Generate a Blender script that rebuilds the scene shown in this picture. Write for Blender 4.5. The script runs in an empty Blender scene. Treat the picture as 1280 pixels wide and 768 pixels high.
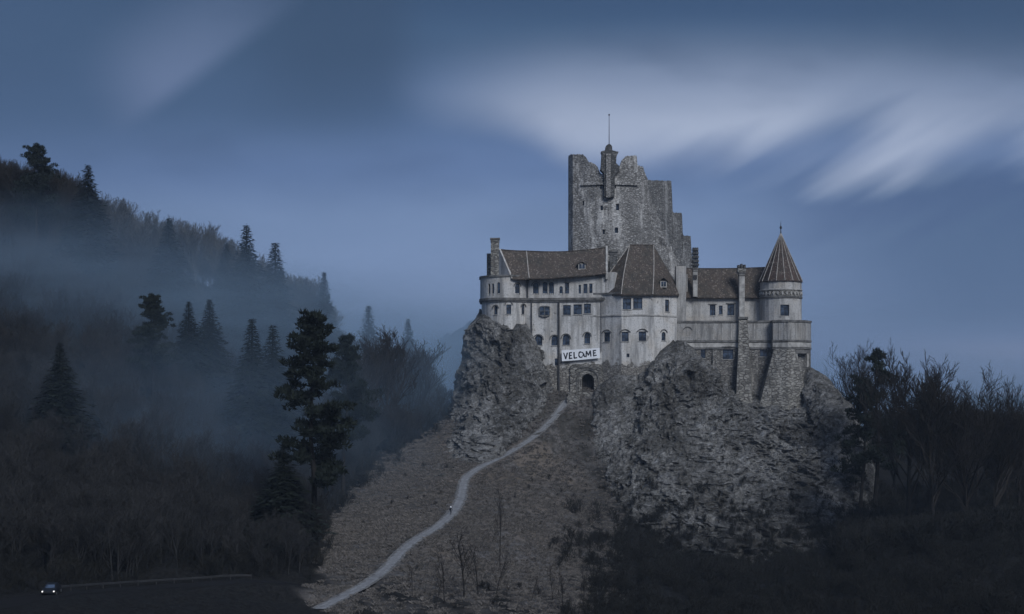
import bpy, bmesh, math, random
import numpy as np
from mathutils import Vector, Matrix

# ------------------------------------------------------------------ camera, sky, sun, exposure
S = bpy.context.scene
COL = S.collection
F, H, HY = 1777.78, 30.0, 480.0          # focal length in photo pixels, eye height, horizon row

cam = bpy.data.cameras.new('camera')
cam.lens = 50.0; cam.sensor_width = 36.0; cam.shift_y = 0.075
cam.clip_start = 0.5; cam.clip_end = 20000
camo = bpy.data.objects.new('camera', cam); COL.objects.link(camo)
camo.location = (0, 0, H); camo.rotation_euler = (math.radians(90), 0, 0)
S.camera = camo

SUN_AZ, SUN_EL = math.radians(152), math.radians(38)
sun = bpy.data.lights.new('sun', 'SUN'); sun.energy = 1.5; sun.angle = math.radians(22)
sun.color = (0.92, 0.96, 1.0)
suno = bpy.data.objects.new('sun', sun); COL.objects.link(suno)
sv = Vector((math.sin(SUN_AZ)*math.cos(SUN_EL), math.cos(SUN_AZ)*math.cos(SUN_EL), math.sin(SUN_EL)))
suno.rotation_euler = sv.to_track_quat('Z', 'Y').to_euler()
suno.location = sv*500

S.view_settings.view_transform = 'Standard'; S.view_settings.look = 'None'
S.view_settings.exposure = 0.6; S.view_settings.gamma = 1.0
S.view_settings.use_curve_mapping = False
S.render.engine = 'CYCLES'
cy = S.cycles
cy.max_bounces = 4; cy.diffuse_bounces = 2; cy.glossy_bounces = 2; cy.transmission_bounces = 2
cy.volume_bounces = 0; cy.transparent_max_bounces = 8
cy.use_denoising = True
cy.volume_step_rate = 1.0; cy.volume_max_steps = 64
S.render.use_motion_blur = False


def lin(r, g, b):
    f = lambda c: (c/255/12.92) if c/255 <= .04045 else ((c/255+.055)/1.055)**2.4
    return (f(r), f(g), f(b), 1.0)


class NT:
    """small helper to write node trees"""
    def __init__(s, tree): s.t = tree; s.n = tree.nodes; s.l = tree.links
    def node(s, typ, **kw):
        n = s.n.new(typ)
        for k, v in kw.items(): setattr(n, k, v)
        return n
    def put(s, sock, v):
        if isinstance(v, bpy.types.NodeSocket): s.l.new(v, sock)
        elif v is not None: sock.default_value = v
    def m(s, op, a, b=None, c=None, clamp=False):
        n = s.node('ShaderNodeMath', operation=op, use_clamp=clamp)
        s.put(n.inputs[0], a); s.put(n.inputs[1], b); s.put(n.inputs[2], c)
        return n.outputs[0]
    def sm(s, v, a, b, lo=0.0, hi=1.0, kind='SMOOTHSTEP'):
        n = s.node('ShaderNodeMapRange', interpolation_type=kind)
        s.put(n.inputs[0], v); s.put(n.inputs[1], a); s.put(n.inputs[2], b); s.put(n.inputs[3], lo); s.put(n.inputs[4], hi)
        return n.outputs[0]
    def mix(s, f, a, b, blend='MIX'):
        n = s.node('ShaderNodeMix', data_type='RGBA', blend_type=blend)
        s.put(n.inputs[0], f); s.put(n.inputs[6], a); s.put(n.inputs[7], b)
        return n.outputs[2]
    def ramp(s, f, stops, interp='LINEAR'):
        n = s.node('ShaderNodeValToRGB'); cr = n.color_ramp; cr.interpolation = interp
        while len(cr.elements) < len(stops): cr.elements.new(0.5)
        for e, (p, c) in zip(cr.elements, stops):
            e.position = p; e.color = c if len(c) == 4 else (*c, 1)
        s.put(n.inputs[0], f)
        return n.outputs[0]
    def xyz(s, x, y, z):
        n = s.node('ShaderNodeCombineXYZ')
        s.put(n.inputs[0], x); s.put(n.inputs[1], y); s.put(n.inputs[2], z)
        return n.outputs[0]
    def noise(s, vec, scale=1.0, detail=2.0, rough=.5, dist=0.0):
        n = s.node('ShaderNodeTexNoise')
        s.put(n.inputs['Vector'], vec); n.inputs['Scale'].default_value = scale
        n.inputs['Detail'].default_value = detail; n.inputs['Roughness'].default_value = rough
        n.inputs['Distortion'].default_value = dist
        return n.outputs['Fac']
    def mapping(s, vec, scale=(1, 1, 1), rot=(0, 0, 0), loc=(0, 0, 0)):
        n = s.node('ShaderNodeMapping'); s.put(n.inputs[0], vec)
        n.inputs[1].default_value = loc; n.inputs[2].default_value = rot; n.inputs[3].default_value = scale
        return n.outputs[0]


SKY_GAIN = 7.6


def build_world():
    w = bpy.data.worlds.new('World'); S.world = w; w.use_nodes = True
    T = NT(w.node_tree); T.n.clear()
    out = T.node('ShaderNodeOutputWorld'); bg = T.node('ShaderNodeBackground')
    T.l.new(bg.outputs[0], out.inputs[0])
    bg.inputs[1].default_value = 0.1
    sky = T.node('ShaderNodeTexSky', sky_type='NISHITA', sun_disc=False)
    sky.sun_elevation = SUN_EL; sky.sun_rotation = SUN_AZ
    d = T.node('ShaderNodeTexCoord').outputs['Generated']
    sep = T.node('ShaderNodeSeparateXYZ'); T.l.new(d, sep.inputs[0])
    x, y, z = sep.outputs
    yy = T.m('MAXIMUM', y, 0.25)
    # azimuth and elevation of the sky direction, counted in the units of the photograph
    A = T.m('MULTIPLY_ADD', T.m('DIVIDE', x, yy), F, 640.0)
    E = T.m('MULTIPLY_ADD', T.m('DIVIDE', z, yy), -F, HY)
    base = T.ramp(T.m('DIVIDE', E, 768.0, clamp=True), [
        (0.0, lin(56, 79, 110)), (0.06, lin(64, 88, 119)), (.16, lin(76, 100, 136)), (.27, lin(92, 115, 155)),
        (.36, lin(108, 130, 167)), (.50, lin(116, 137, 176)), (.62, lin(112, 132, 174)), (.8, lin(104, 122, 165))], 'EASE')
    base = T.mix(T.m('MULTIPLY', T.sm(E, 0.0, 700.0), .12), base, T.mix(1.0, sky.outputs[0], (.06, .06, .06, 1), 'MULTIPLY'))
    # the darker cloud deck to the east, and broad soft unevenness
    P = T.xyz(T.m('DIVIDE', A, 1280.0), T.m('DIVIDE', E, 1280.0), 0.0)
    n0 = T.noise(T.mapping(P, (2.2, 5.5, 1), (0, 0, .12)), 1.0, 3, .5)
    base = T.mix(T.m('MULTIPLY', T.sm(n0, .38, .7), .22), base, lin(64, 88, 126))
    east = T.m('MULTIPLY', T.sm(A, 800, 1230), T.m('MULTIPLY', T.sm(E, 170, 240), T.sm(E, 500, 380)))
    base = T.mix(T.m('MULTIPLY', east, .85), base, lin(72, 95, 128))
    west = T.m('MULTIPLY', T.sm(A, 590, 400), T.sm(E, 235, 110))
    base = T.mix(T.m('MULTIPLY', west, .62), base, lin(60, 82, 111))
    wedge = T.m('MULTIPLY', T.m('MULTIPLY', T.sm(A, 250, 400), T.sm(A, 545, 470)), T.sm(E, 200, 70))
    base = T.mix(T.m('MULTIPLY', wedge, .55), base, lin(53, 72, 98))
    base = T.mix(T.m('MULTIPLY', T.sm(A, 330, -40), .45), base, lin(66, 88, 120))
    # pale banks low in the east
    n1 = T.noise(T.mapping(P, (3.0, 11.0, 1), (0, 0, -.10), (2.1, .7, 0)), 1.0, 3, .55)
    low = T.m('MULTIPLY', T.sm(A, 1040, 1200), T.m('MULTIPLY', T.sm(E, 405, 448), T.sm(E, 505, 480)))
    base = T.mix(T.m('MULTIPLY', low, T.sm(n1, .30, .62, .1, .7)), base, lin(118, 128, 156))
    strip = T.m('MULTIPLY', T.sm(A, 1020, 1150), T.m('MULTIPLY', T.sm(E, 489, 496), T.sm(E, 507, 499)))
    base = T.mix(T.m('MULTIPLY', strip, .75), base, lin(176, 160, 168))
    base = T.mix(T.m('MULTIPLY', T.m('MULTIPLY', T.sm(A, 980, 1150), T.sm(E, 504, 509)), .8), base, lin(72, 94, 140))
    # the bright break in the clouds, dragged out by the wind
    rot = math.radians(-31)
    Q = T.mapping(T.xyz(A, E, 0.0), (1, 1, 1), (0, 0, -rot))
    st = T.noise(T.mapping(Q, (1/330., 1/52., 1)), 1.0, 2, .45)
    st2 = T.noise(T.mapping(Q, (1/420., 1/110., 1), (0, 0, 0), (3.3, 1.7, 0)), 1.0, 2, .5)
    edge = T.ramp(T.m('DIVIDE', A, 1400.0, clamp=True), [(p/1400., (v/300., v/300., v/300.)) for p, v in [
        (0, 60), (430, 95), (480, 118), (520, 150), (575, 154), (625, 158), (670, 178), (705, 203), (760, 212), (830, 206),
        (880, 197), (930, 206), (1000, 206), (1080, 196), (1170, 206), (1280, 190), (1400, 170)]], 'B_SPLINE')
    edge = T.m('MULTIPLY', edge, 300.0)
    amp = T.sm(A, 780, 980, 12.0, 165.0)
    edge = T.m('ADD', edge, T.m('MULTIPLY', T.m('ADD', T.m('SUBTRACT', st, .5), T.m('MULTIPLY', T.m('SUBTRACT', st2, .5), .8)), amp))
    wid = T.sm(A, 520, 1000, 40.0, 56.0)
    lower = T.sm(T.m('SUBTRACT', edge, E), T.m('MULTIPLY', wid, -.55), wid)
    upper = T.m('MULTIPLY', T.sm(E, T.sm(A, 480, 900, 30., 12.), T.sm(A, 480, 760, 205., 190.)), 1.0)
    across = T.m('MULTIPLY', T.sm(A, 455, 720), T.sm(A, 1500, 900, .62, 1.0))
    band = T.m('MULTIPLY', T.m('MULTIPLY', lower, upper), across)
    # two long dark streaks drawn across the break, and the slate edge of the deck above it
    for ax, ay, ln_, wd_, k_ in ((1005., 190., 150., 27., .8), (1215., 195., 105., 24., .7), (868., 222., 90., 20., .5)):
        q_ = T.node('ShaderNodeSeparateXYZ'); T.l.new(T.mapping(T.xyz(T.m('SUBTRACT', A, ax), T.m('SUBTRACT', E, ay), 0.0), (1, 1, 1), (0, 0, math.radians(28))), q_.inputs[0])
        r_ = T.m('MULTIPLY', T.sm(T.m('ABSOLUTE', T.m('ADD', q_.outputs[1], T.m('MULTIPLY', T.m('SUBTRACT', st, .5), 30.))), wd_*1.7, wd_*.1), T.sm(T.m('ABSOLUTE', q_.outputs[0]), ln_, ln_*.25))
        band = T.m('MULTIPLY', band, T.m('SUBTRACT', 1.0, T.m('MULTIPLY', r_, k_)))
    n2 = T.noise(T.mapping(P, (2.0, 9, 1), (0, 0, -.1), (5, 1, 0)), 1.0, 3, .5)
    band = T.m('MULTIPLY', band, T.sm(n2, .25, .6, .78, 1.0))
    skyc = T.mix(T.m('MULTIPLY', band, .92), base, lin(166, 177, 199))
    # dark underside just below the break
    und = T.m('MULTIPLY', T.m('MULTIPLY', T.sm(E, edge, T.m('ADD', edge, 34.0)), T.sm(E, T.m('ADD', edge, 120.0), T.m('ADD', edge, 30.0))), T.sm(A, 900, 1080))
    skyc = T.mix(T.m('MULTIPLY', und, .4), skyc, lin(66, 86, 126))
    # faint lit streak in the west
    Q2 = T.node('ShaderNodeSeparateXYZ'); T.l.new(T.mapping(T.xyz(T.m('SUBTRACT', A, 225.), T.m('SUBTRACT', E, 88.), 0.0), (1, 1, 1), (0, 0, math.radians(36))), Q2.inputs[0])
    u, v = Q2.outputs[0], Q2.outputs[1]
    w1 = T.m('MULTIPLY', T.m('MULTIPLY', T.sm(v, 34, 2), T.sm(v, -120, 6)), T.m('MULTIPLY', T.sm(u, -130, -20), T.sm(u, 230, -20)))
    skyc = T.mix(T.m('MULTIPLY', w1, .5), skyc, lin(112, 127, 160))
    skyc = T.mix(T.m('MULTIPLY', T.m('MULTIPLY', T.sm(A, 1000, 1300), T.sm(E, 130, 30)), .5), skyc, lin(60, 80, 108))
    nn_ = T.noise(T.mapping(P, (3.4, 7.5, 1), (0, 0, -.5), (4, 9, 0)), 1.0, 4, .55)
    skyc = T.mix(T.m('MULTIPLY', T.m('MULTIPLY', T.sm(nn_, .48, .70), T.sm(E, 420, 150)), .28), skyc, lin(58, 78, 108))
    # behind and overhead: plain overcast
    n3 = T.noise(T.mapping(d, (2, 2, 4)), 1.0, 4, .55)
    dome = T.mix(T.sm(n3, .35, .65), lin(62, 86, 120), lin(104, 122, 156))
    dome = T.mix(.12, dome, T.mix(1.0, sky.outputs[0], (.06, .06, .06, 1), 'MULTIPLY'))
    front = T.m('MULTIPLY', T.sm(y, .30, .62), T.sm(z, .62, .36))
    col = T.mix(front, dome, skyc)
    # clouds and sky share one Background at strength 0.1, as for the Nishita sky
    T.l.new(T.mix(1.0, col, (SKY_GAIN, SKY_GAIN, SKY_GAIN, 1), 'MULTIPLY'), bg.inputs[0])
    for n in T.n:
        if n.type == 'MIX': n.clamp_result = False


build_world()

# ------------------------------------------------------------------ helpers
R = random.Random(7)


def P(px, py, Y): return Vector(((px-640)/F*Y, Y, H+(HY-py)/F*Y))
def X(px, Y): return (px-640)/F*Y
def Z(py, Y=400.0): return H+(HY-py)/F*Y
def pp(px, Y): return ((px-640)/F*Y, Y)


def tag(o, label=None, cat=None, group=None, kind=None):
    if label: o['label'] = label
    if cat: o['category'] = cat
    if group: o['group'] = group
    if kind: o['kind'] = kind
    return o


ORG = {}


def thing(name, loc, label, cat, group=None, rz=0.0, sc=1.0):
    o = bpy.data.objects.new(name, None); COL.objects.link(o)
    o.location = loc; o.rotation_euler = (0, 0, rz); o.scale = (sc, sc, sc)
    o.empty_display_size = .5
    ORG[o.name] = Vector(loc)
    return tag(o, label, cat, group)


def mesh(name, V, Fc, mat, parent=None, smooth=False, local=False):
    """links ONE mesh object; V in world coordinates unless local"""
    me = bpy.data.meshes.new(name)
    off = Vector((0, 0, 0))
    if parent is not None and not local: off = ORG[parent.name]
    if isinstance(V, np.ndarray): V = (V-np.array(off)).tolist()
    else: V = [(v[0]-off[0], v[1]-off[1], v[2]-off[2]) for v in V]
    me.from_pydata(V, [], Fc)
    me.materials.append(mat)
    if smooth: me.polygons.foreach_set('use_smooth', [True]*len(me.polygons))
    me.update()
    o = bpy.data.objects.new(name, me); COL.objects.link(o)
    if parent is not None:
        o.parent = parent; ORG[o.name] = off
    return o


class MB:
    """collects boxes, prisms and tubes into one mesh"""
    def __init__(s): s.v = []; s.f = []
    def add(s, V, Fc):
        n = len(s.v); s.v += [tuple(v) for v in V]; s.f += [tuple(i+n for i in f) for f in Fc]
        return s
    def prism(s, poly, z0, z1, poly2=None):
        n = len(poly); top = poly2 or poly
        a = sum(poly[i][0]*poly[(i+1) % n][1]-poly[(i+1) % n][0]*poly[i][1] for i in range(n))
        if a < 0: poly = poly[::-1]; top = top[::-1]
        V = [(p[0], p[1], z0) for p in poly]+[(p[0], p[1], z1) for p in top]
        Fc = [(i, (i+1) % n, n+(i+1) % n, n+i) for i in range(n)]+[tuple(range(n))[::-1], tuple(range(n, 2*n))]
        return s.add(V, Fc)
    def box(s, x0, x1, y0, y1, z0, z1): return s.prism([(x0, y0), (x1, y0), (x1, y1), (x0, y1)], z0, z1)
    def pbox(s, a, b, pt, pb, Y0, Y1):
        """box given by photo columns a..b and rows pt..pb at distance Y0, Y1-Y0 deep"""
        return s.box(X(a, Y0), X(b, Y0), Y0, Y1, Z(pb, Y0), Z(pt, Y0))
    def face_prism(s, pts, n, d0, d1):
        """outline pts (3-D, planar) swept along n from d0 to d1"""
        k = len(pts); n = Vector(n)
        A = [Vector(p)+n*d0 for p in pts]; B = [Vector(p)+n*d1 for p in pts]
        nn = Vector((0, 0, 0))
        for i in range(k): nn += (A[i]-A[0]).cross(A[(i+1) % k]-A[0])
        if (nn.dot(n) > 0) == (d1 > d0): A, B = A, B; fl = False
        else: fl = True
        Fc = [tuple(range(k))[::-1], tuple(range(k, 2*k))]+[(i, (i+1) % k, k+(i+1) % k, k+i) for i in range(k)]
        if fl: Fc = [f[::-1] for f in Fc]
        return s.add(A+B, Fc)
    def tube(s, pts, rad, sides=6, caps=True):
        pts = [Vector(p) for p in pts]; k = len(pts)
        if not hasattr(rad, '__len__'): rad = [rad]*k
        V = []; 
        for i, p in enumerate(pts):
            d = (pts[min(i+1, k-1)]-pts[max(i-1, 0)]).normalized()
            a = d.cross(Vector((0, 0, 1)) if abs(d.z) < .9 else Vector((1, 0, 0))).normalized(); b = d.cross(a)
            for j in range(sides):
                t = 2*math.pi*j/sides
                V.append(p+(a*math.cos(t)+b*math.sin(t))*rad[i])
        Fc = [(i*sides+j, i*sides+(j+1) % sides, (i+1)*sides+(j+1) % sides, (i+1)*sides+j) for i in range(k-1) for j in range(sides)]
        if caps: Fc += [tuple(range(sides))[::-1], tuple(range((k-1)*sides, k*sides))]
        return s.add(V, Fc)
    def lathe(s, c, prof, seg=24):
        V = []; k = len(prof)
        for r, z in prof:
            for j in range(seg):
                t = 2*math.pi*j/seg; V.append((c[0]+r*math.cos(t), c[1]+r*math.sin(t), z))
        Fc = [(i*seg+j, i*seg+(j+1) % seg, (i+1)*seg+(j+1) % seg, (i+1)*seg+j) for i in range(k-1) for j in range(seg)]
        Fc += [tuple(range(seg))[::-1], tuple(range((k-1)*seg, k*seg))]
        return s.add(V, Fc)
    def build(s, name, mat, parent=None, smooth=False, local=False): return mesh(name, s.v, s.f, mat, parent, smooth, local)


def cut(o, mb):
    """boolean difference of o by the closed shells in mb, applied"""
    if not mb.v: return o
    me = bpy.data.meshes.new('cut')
    off = ORG.get(o.name, Vector((0, 0, 0)))
    me.from_pydata([(v[0]-off[0], v[1]-off[1], v[2]-off[2]) for v in mb.v], [], mb.f)
    bm = bmesh.new(); bm.from_mesh(me); bmesh.ops.recalc_face_normals(bm, faces=bm.faces); bm.to_mesh(me); bm.free()
    c = bpy.data.objects.new('cut', me); COL.objects.link(c)
    if o.parent: c.parent = o.parent
    md = o.modifiers.new('b', 'BOOLEAN'); md.operation = 'DIFFERENCE'; md.object = c; md.solver = 'EXACT'; md.use_self = True
    bpy.context.view_layer.update()
    dg = bpy.context.evaluated_depsgraph_get()
    new = bpy.data.meshes.new_from_object(o.evaluated_get(dg), depsgraph=dg)
    o.modifiers.clear(); mt = o.data.materials[0]; o.data = new
    if not new.materials: new.materials.append(mt)
    bpy.data.objects.remove(c)
    return o


# numpy noise ---------------------------------------------------------
def _h(i, j, k, s):
    n = (i*73856093) ^ (j*19349663) ^ (k*83492791) ^ (s*2654435761 & 0x7fffffff)
    n = (n ^ (n >> 13))*1274126177 & 0x7fffffff
    n = (n ^ (n >> 16))*668265263 & 0x7fffffff
    return ((n ^ (n >> 15)) & 0xffff)/65535.0


def vnoise(p, s=0):
    p = np.asarray(p, float); i = np.floor(p).astype(np.int64); f = p-i
    f = f*f*f*(f*(f*6-15)+10)
    r = 0
    for a in (0, 1):
        for b in (0, 1):
            for c in (0, 1):
                w = (f[:, 0] if a else 1-f[:, 0])*(f[:, 1] if b else 1-f[:, 1])*(f[:, 2] if c else 1-f[:, 2])
                r = r+w*_h(i[:, 0]+a, i[:, 1]+b, i[:, 2]+c, s)
    return r*2-1


def fbm(p, o=4, s=0, g=.5):
    r = 0; a = 1
    for k in range(o): r = r+a*vnoise(p*2**k+k*17.3, s+k); a *= g
    return r


def ridged(p, o=4, s=0, g=.5):
    r = 0; a = 1
    for k in range(o): r = r+a*(1-2*np.abs(vnoise(p*2**k+k*11.7, s+k))); a *= g
    return r


# ------------------------------------------------------------------ materials
def material(name, rough=.85, spec=.3):
    m = bpy.data.materials.new(name); m.use_nodes = True
    T = NT(m.node_tree); b = T.n['Principled BSDF']
    b.inputs['Roughness'].default_value = rough
    b.inputs['Specular IOR Level'].default_value = spec
    return m, T, b


def bump(T, b, h, strength=.5, dist=.1):
    n = T.node('ShaderNodeBump'); n.inputs['Strength'].default_value = strength; n.inputs['Distance'].default_value = dist
    T.put(n.inputs['Height'], h); T.l.new(n.outputs[0], b.inputs['Normal'])


def pos(T): return T.node('ShaderNodeNewGeometry').outputs['Position']


def stone_nodes(T, p, c0, c1, mortar, sx=.95, sz=.42):
    """random rubble courses: colour, height"""
    wob = T.noise(p, .7, 2)
    q = T.mapping(p, (1/sx, 1/sx, 1/sz))
    add = T.node('ShaderNodeVectorMath', operation='ADD'); T.l.new(q, add.inputs[0])
    T.l.new(T.xyz(wob, wob, wob), add.inputs[1])
    v = T.node('ShaderNodeTexVoronoi', feature='F1'); T.l.new(add.outputs[0], v.inputs['Vector']); v.inputs['Scale'].default_value = 1.0
    e = T.node('ShaderNodeTexVoronoi', feature='DISTANCE_TO_EDGE'); T.l.new(add.outputs[0], e.inputs['Vector']); e.inputs['Scale'].default_value = 1.0
    sp = T.node('ShaderNodeSeparateColor'); T.l.new(v.outputs['Color'], sp.inputs[0])
    c = T.mix(sp.outputs[0], c0, c1)
    c = T.mix(T.sm(sp.outputs[1], .78, .9), c, (c0[0]*.45, c0[1]*.45, c0[2]*.45, 1))
    j = T.sm(e.outputs['Distance'], .02, .14)
    return T.mix(j, mortar, c), T.m('MULTIPLY', j, T.m('MULTIPLY_ADD', sp.outputs[2], .5, .5))


def mk_plaster(name, base, rubble_z=36.0, rubble=True):
    m, T, b = material(name, .9, .2)
    p = pos(T)
    n = T.noise(T.mapping(p, (.55, .55, .07)), 1.0, 6, .65)
    n2 = T.noise(p, .22, 5, .6); n3 = T.noise(p, 2.6, 4, .6)
    dk = tuple(c*.40 for c in base[:3])+(1,); wm = (base[0]*.88, base[1]*.8, base[2]*.7, 1)
    c = T.mix(T.sm(n2, .4, .75, 0, .8), base, wm)
    c = T.mix(T.sm(n, .42, .68, 0, .88), c, dk)
    c = T.mix(T.sm(n3, .50, .68, 0, .6), c, dk)
    c = T.mix(T.sm(T.noise(p, .75, 5, .7), .55, .68, 0, .5), c, dk)
    hgt = T.m('MULTIPLY', n3, .6)
    if rubble:
        sc, sh = stone_nodes(T, p, (.34, .32, .29, 1), (.19, .175, .16, 1), (.12, .11, .10, 1), .9, .5)
        sep = T.node('ShaderNodeSeparateXYZ'); T.l.new(p, sep.inputs[0])
        k = T.m('ADD', T.m('SUBTRACT', rubble_z, sep.outputs[2]), T.m('MULTIPLY', T.m('SUBTRACT', T.noise(p, .28, 5, .62), .5), 17.0))
        mk = T.sm(k, -.6, .8)
        patch = T.sm(T.noise(T.mapping(p, (1, 1, 1), (0, 0, 0), (40, 3, 9)), .33, 5, .65), .645, .675, 0, .7)
        mk = T.m('MAXIMUM', mk, patch)
        c = T.mix(mk, c, sc)
        mh = T.node('ShaderNodeMix'); T.put(mh.inputs[0], mk); T.put(mh.inputs[2], hgt); T.put(mh.inputs[3], sh); hgt = mh.outputs[0]
    T.l.new(c, b.inputs['Base Color']); bump(T, b, hgt, .8, .22)
    return m


def mk_stone(name, c0, c1, mortar, sx=.95, sz=.42, wash=.5):
    m, T, b = material(name, .92, .2)
    p = pos(T)
    c, h = stone_nodes(T, p, c0, c1, mortar, sx, sz)
    n = T.noise(T.mapping(p, (.35, .35, .06), (0, 0, 0), (9, 0, 0)), 1.0, 6, .65)
    c = T.mix(T.sm(n, .5, .68, 0, wash), c, tuple(min(1, x*1.75) for x in c0[:3])+(1,))
    c = T.mix(T.sm(T.noise(p, .17, 5, .65), .5, .7, 0, .72), c, tuple(x*.38 for x in c0[:3])+(1,))
    c = T.mix(T.sm(T.noise(p, 1.5, 4, .65), .52, .66, 0, .5), c, mortar)
    T.l.new(c, b.inputs['Base Color']); bump(T, b, h, 1.0, .3)
    return m


def mk_roof(name, c0, c1):
    m, T, b = material(name, .8, .25)
    p = pos(T)
    sep = T.node('ShaderNodeSeparateXYZ'); T.l.new(p, sep.inputs[0])
    row = T.m('FRACT', T.m('MULTIPLY', sep.outputs[2], 3.1))
    v = T.node('ShaderNodeTexVoronoi'); T.l.new(T.mapping(p, (3.4, 2.0, 3.1)), v.inputs['Vector']); v.inputs['Scale'].default_value = 1.0
    sp = T.node('ShaderNodeSeparateColor'); T.l.new(v.outputs['Color'], sp.inputs[0])
    c = T.mix(sp.outputs[0], c0, c1)
    c = T.mix(T.sm(sp.outputs[1], .86, .95, 0, .7), c, (.26, .22, .19, 1))
    c = T.mix(T.sm(T.noise(p, .3, 6, .65), .45, .7, 0, .75), c, (.042, .042, .036, 1))
    c = T.mix(T.sm(T.noise(T.mapping(p, (.9, .9, .12)), 1.0, 5, .6), .52, .72, 0, .5), c, (.15, .13, .11, 1))
    T.l.new(c, b.inputs['Base Color']); bump(T, b, T.m('ADD', row, T.m('MULTIPLY', sp.outputs[2], .6)), 1.0, .12)
    return m


def mk_rock():
    m, T, b = material('rock', .95, .15)
    p = pos(T)
    q = T.mapping(p, (1, 1, 1), (0.5, .62, .2))
    big = T.noise(q, .085, 7, .66); md = T.noise(T.mapping(q, (.75, .75, 1.35)), .55, 7, .7); fn = T.noise(p, 3.2, 5, .7)
    c = T.mix(T.sm(big, .38, .62), (.10, .097, .093, 1), (.28, .271, .261, 1))
    veg = T.m('MULTIPLY', T.sm(T.noise(T.mapping(p, (1, 1, .5), (0, 0, 0), (31, 5, 2)), .075, 6, .68), .50, .60), .7)
    c = T.mix(T.sm(md, .47, .66, 0, .8), c, (.37, .365, .36, 1))
    rb = T.noise(T.mapping(p, (.75, .75, .16)), 1.0, 6, .68)
    c = T.mix(T.sm(rb, .5, .66, 0, .75), c, (.05, .048, .047, 1))
    c = T.mix(T.sm(fn, .52, .64, 0, .85), c, (.03, .029, .028, 1))
    v = T.node('ShaderNodeTexVoronoi', feature='DISTANCE_TO_EDGE'); T.l.new(T.mapping(q, (.3, .3, .95)), v.inputs['Vector']); v.inputs['Scale'].default_value = 1.0
    crk = T.sm(v.outputs['Distance'], -.05, .05)
    c = T.mix(crk, (.024, .023, .022, 1), c)
    g = T.node('ShaderNodeSeparateXYZ'); T.l.new(T.node('ShaderNodeNewGeometry').outputs['Normal'], g.inputs[0])
    gr = T.m('MULTIPLY', T.sm(g.outputs[2], .36, .62), T.sm(T.noise(p, .35, 4, .6), .38, .58))
    c = T.mix(T.m('MULTIPLY', gr, .45), c, (.075, .068, .055, 1))
    zz = T.node('ShaderNodeSeparateXYZ'); T.l.new(p, zz.inputs[0])
    mossy = T.sm(T.m('ADD', T.m('MULTIPLY', zz.outputs[2], -.05), T.m('MULTIPLY', T.m('SUBTRACT', T.noise(p, .13, 6, .68), .5), 3.2)), -.25, .55)
    c = T.mix(T.m('MULTIPLY', mossy, .88), c, (.030, .029, .027, 1))
    c = T.mix(veg, c, (.062, .057, .05, 1))
    gn = T.noise(p, 1.15, 7, .75)
    c = T.mix(T.sm(gn, .52, .62, 0, .8), c, (.022, .0215, .021, 1)); c = T.mix(T.sm(gn, .46, .36, 0, .32), c, (.40, .395, .39, 1))
    T.l.new(c, b.inputs['Base Color'])
    bump(T, b, T.m('ADD', T.m('ADD', T.m('MULTIPLY', md, 1.6), T.m('MULTIPLY', fn, .5)), T.m('MULTIPLY', crk, .6)), 1.0, .6)
    return m


def mk_ground():
    m, T, b = material('hillside_grass', .95, .1)
    p = pos(T)
    a = T.node('ShaderNodeAttribute', attribute_name='cover_dim')
    n = T.noise(p, .11, 6, .65); f = T.noise(T.mapping(p, (1, .6, 1)), 1.5, 6, .72); g = T.noise(T.mapping(p, (1, 1, 1), (0, 0, 0), (7, 7, 0)), .045, 4, .6)
    c = T.mix(T.sm(f, .34, .7), (.06, .056, .054, 1), (.172, .159, .152, 1))
    c = T.mix(T.sm(n, .47, .64, 0, .85), c, (.055, .051, .044, 1))
    c = T.mix(T.sm(g, .48, .62, 0, .5), c, (.19, .15, .115, 1))
    c = T.mix(T.sm(T.noise(p, .4, 6, .72), .54, .66, 0, .7), c, (.035, .034, .03, 1))
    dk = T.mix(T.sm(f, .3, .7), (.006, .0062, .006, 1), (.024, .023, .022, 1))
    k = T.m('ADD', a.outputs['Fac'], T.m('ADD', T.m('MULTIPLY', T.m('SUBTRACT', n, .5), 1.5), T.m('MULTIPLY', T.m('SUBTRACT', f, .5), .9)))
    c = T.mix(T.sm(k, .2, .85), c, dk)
    T.l.new(c, b.inputs['Base Color']); bump(T, b, f, 1.0, .5)
    return m


def mk_flat(name, col, rough=.8, var=.35, sc=1.2, spec=.3, metal=0.0, bmp=.3):
    m, T, b = material(name, rough, spec)
    p = T.node('ShaderNodeTexCoord').outputs['Object']
    n = T.noise(p, sc, 5, .65)
    T.l.new(T.mix(T.sm(n, .3, .7), tuple(c*(1-var) for c in col)+(1,), tuple(min(1, c*(1+var)) for c in col)+(1,)), b.inputs['Base Color'])
    b.inputs['Metallic'].default_value = metal
    if bmp: bump(T, b, n, bmp, .05)
    return m


def mk_leaf(name, c0, c1, rough=.8):
    m, T, b = material(name, rough, .15)
    g = T.node('ShaderNodeNewGeometry')
    o = T.node('ShaderNodeObjectInfo')
    r = T.m('ADD', T.m('MULTIPLY', g.outputs['Random Per Island'], .65), T.m('MULTIPLY', o.outputs['Random'], .35))
    T.l.new(T.mix(r, c0, c1), b.inputs['Base Color'])
    return m


def mk_glass():
    m, T, b = material('window_glass', .12, .6)
    p = pos(T)
    T.l.new(T.mix(T.sm(T.noise(p, .9, 2), .35, .65), (.012, .018, .03, 1), (.06, .085, .13, 1)), b.inputs['Base Color'])  # bluish base tone stands in for sky reflected in the panes
    bump(T, b, T.noise(p, 1.1, 2), .15, .1)
    return m


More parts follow.
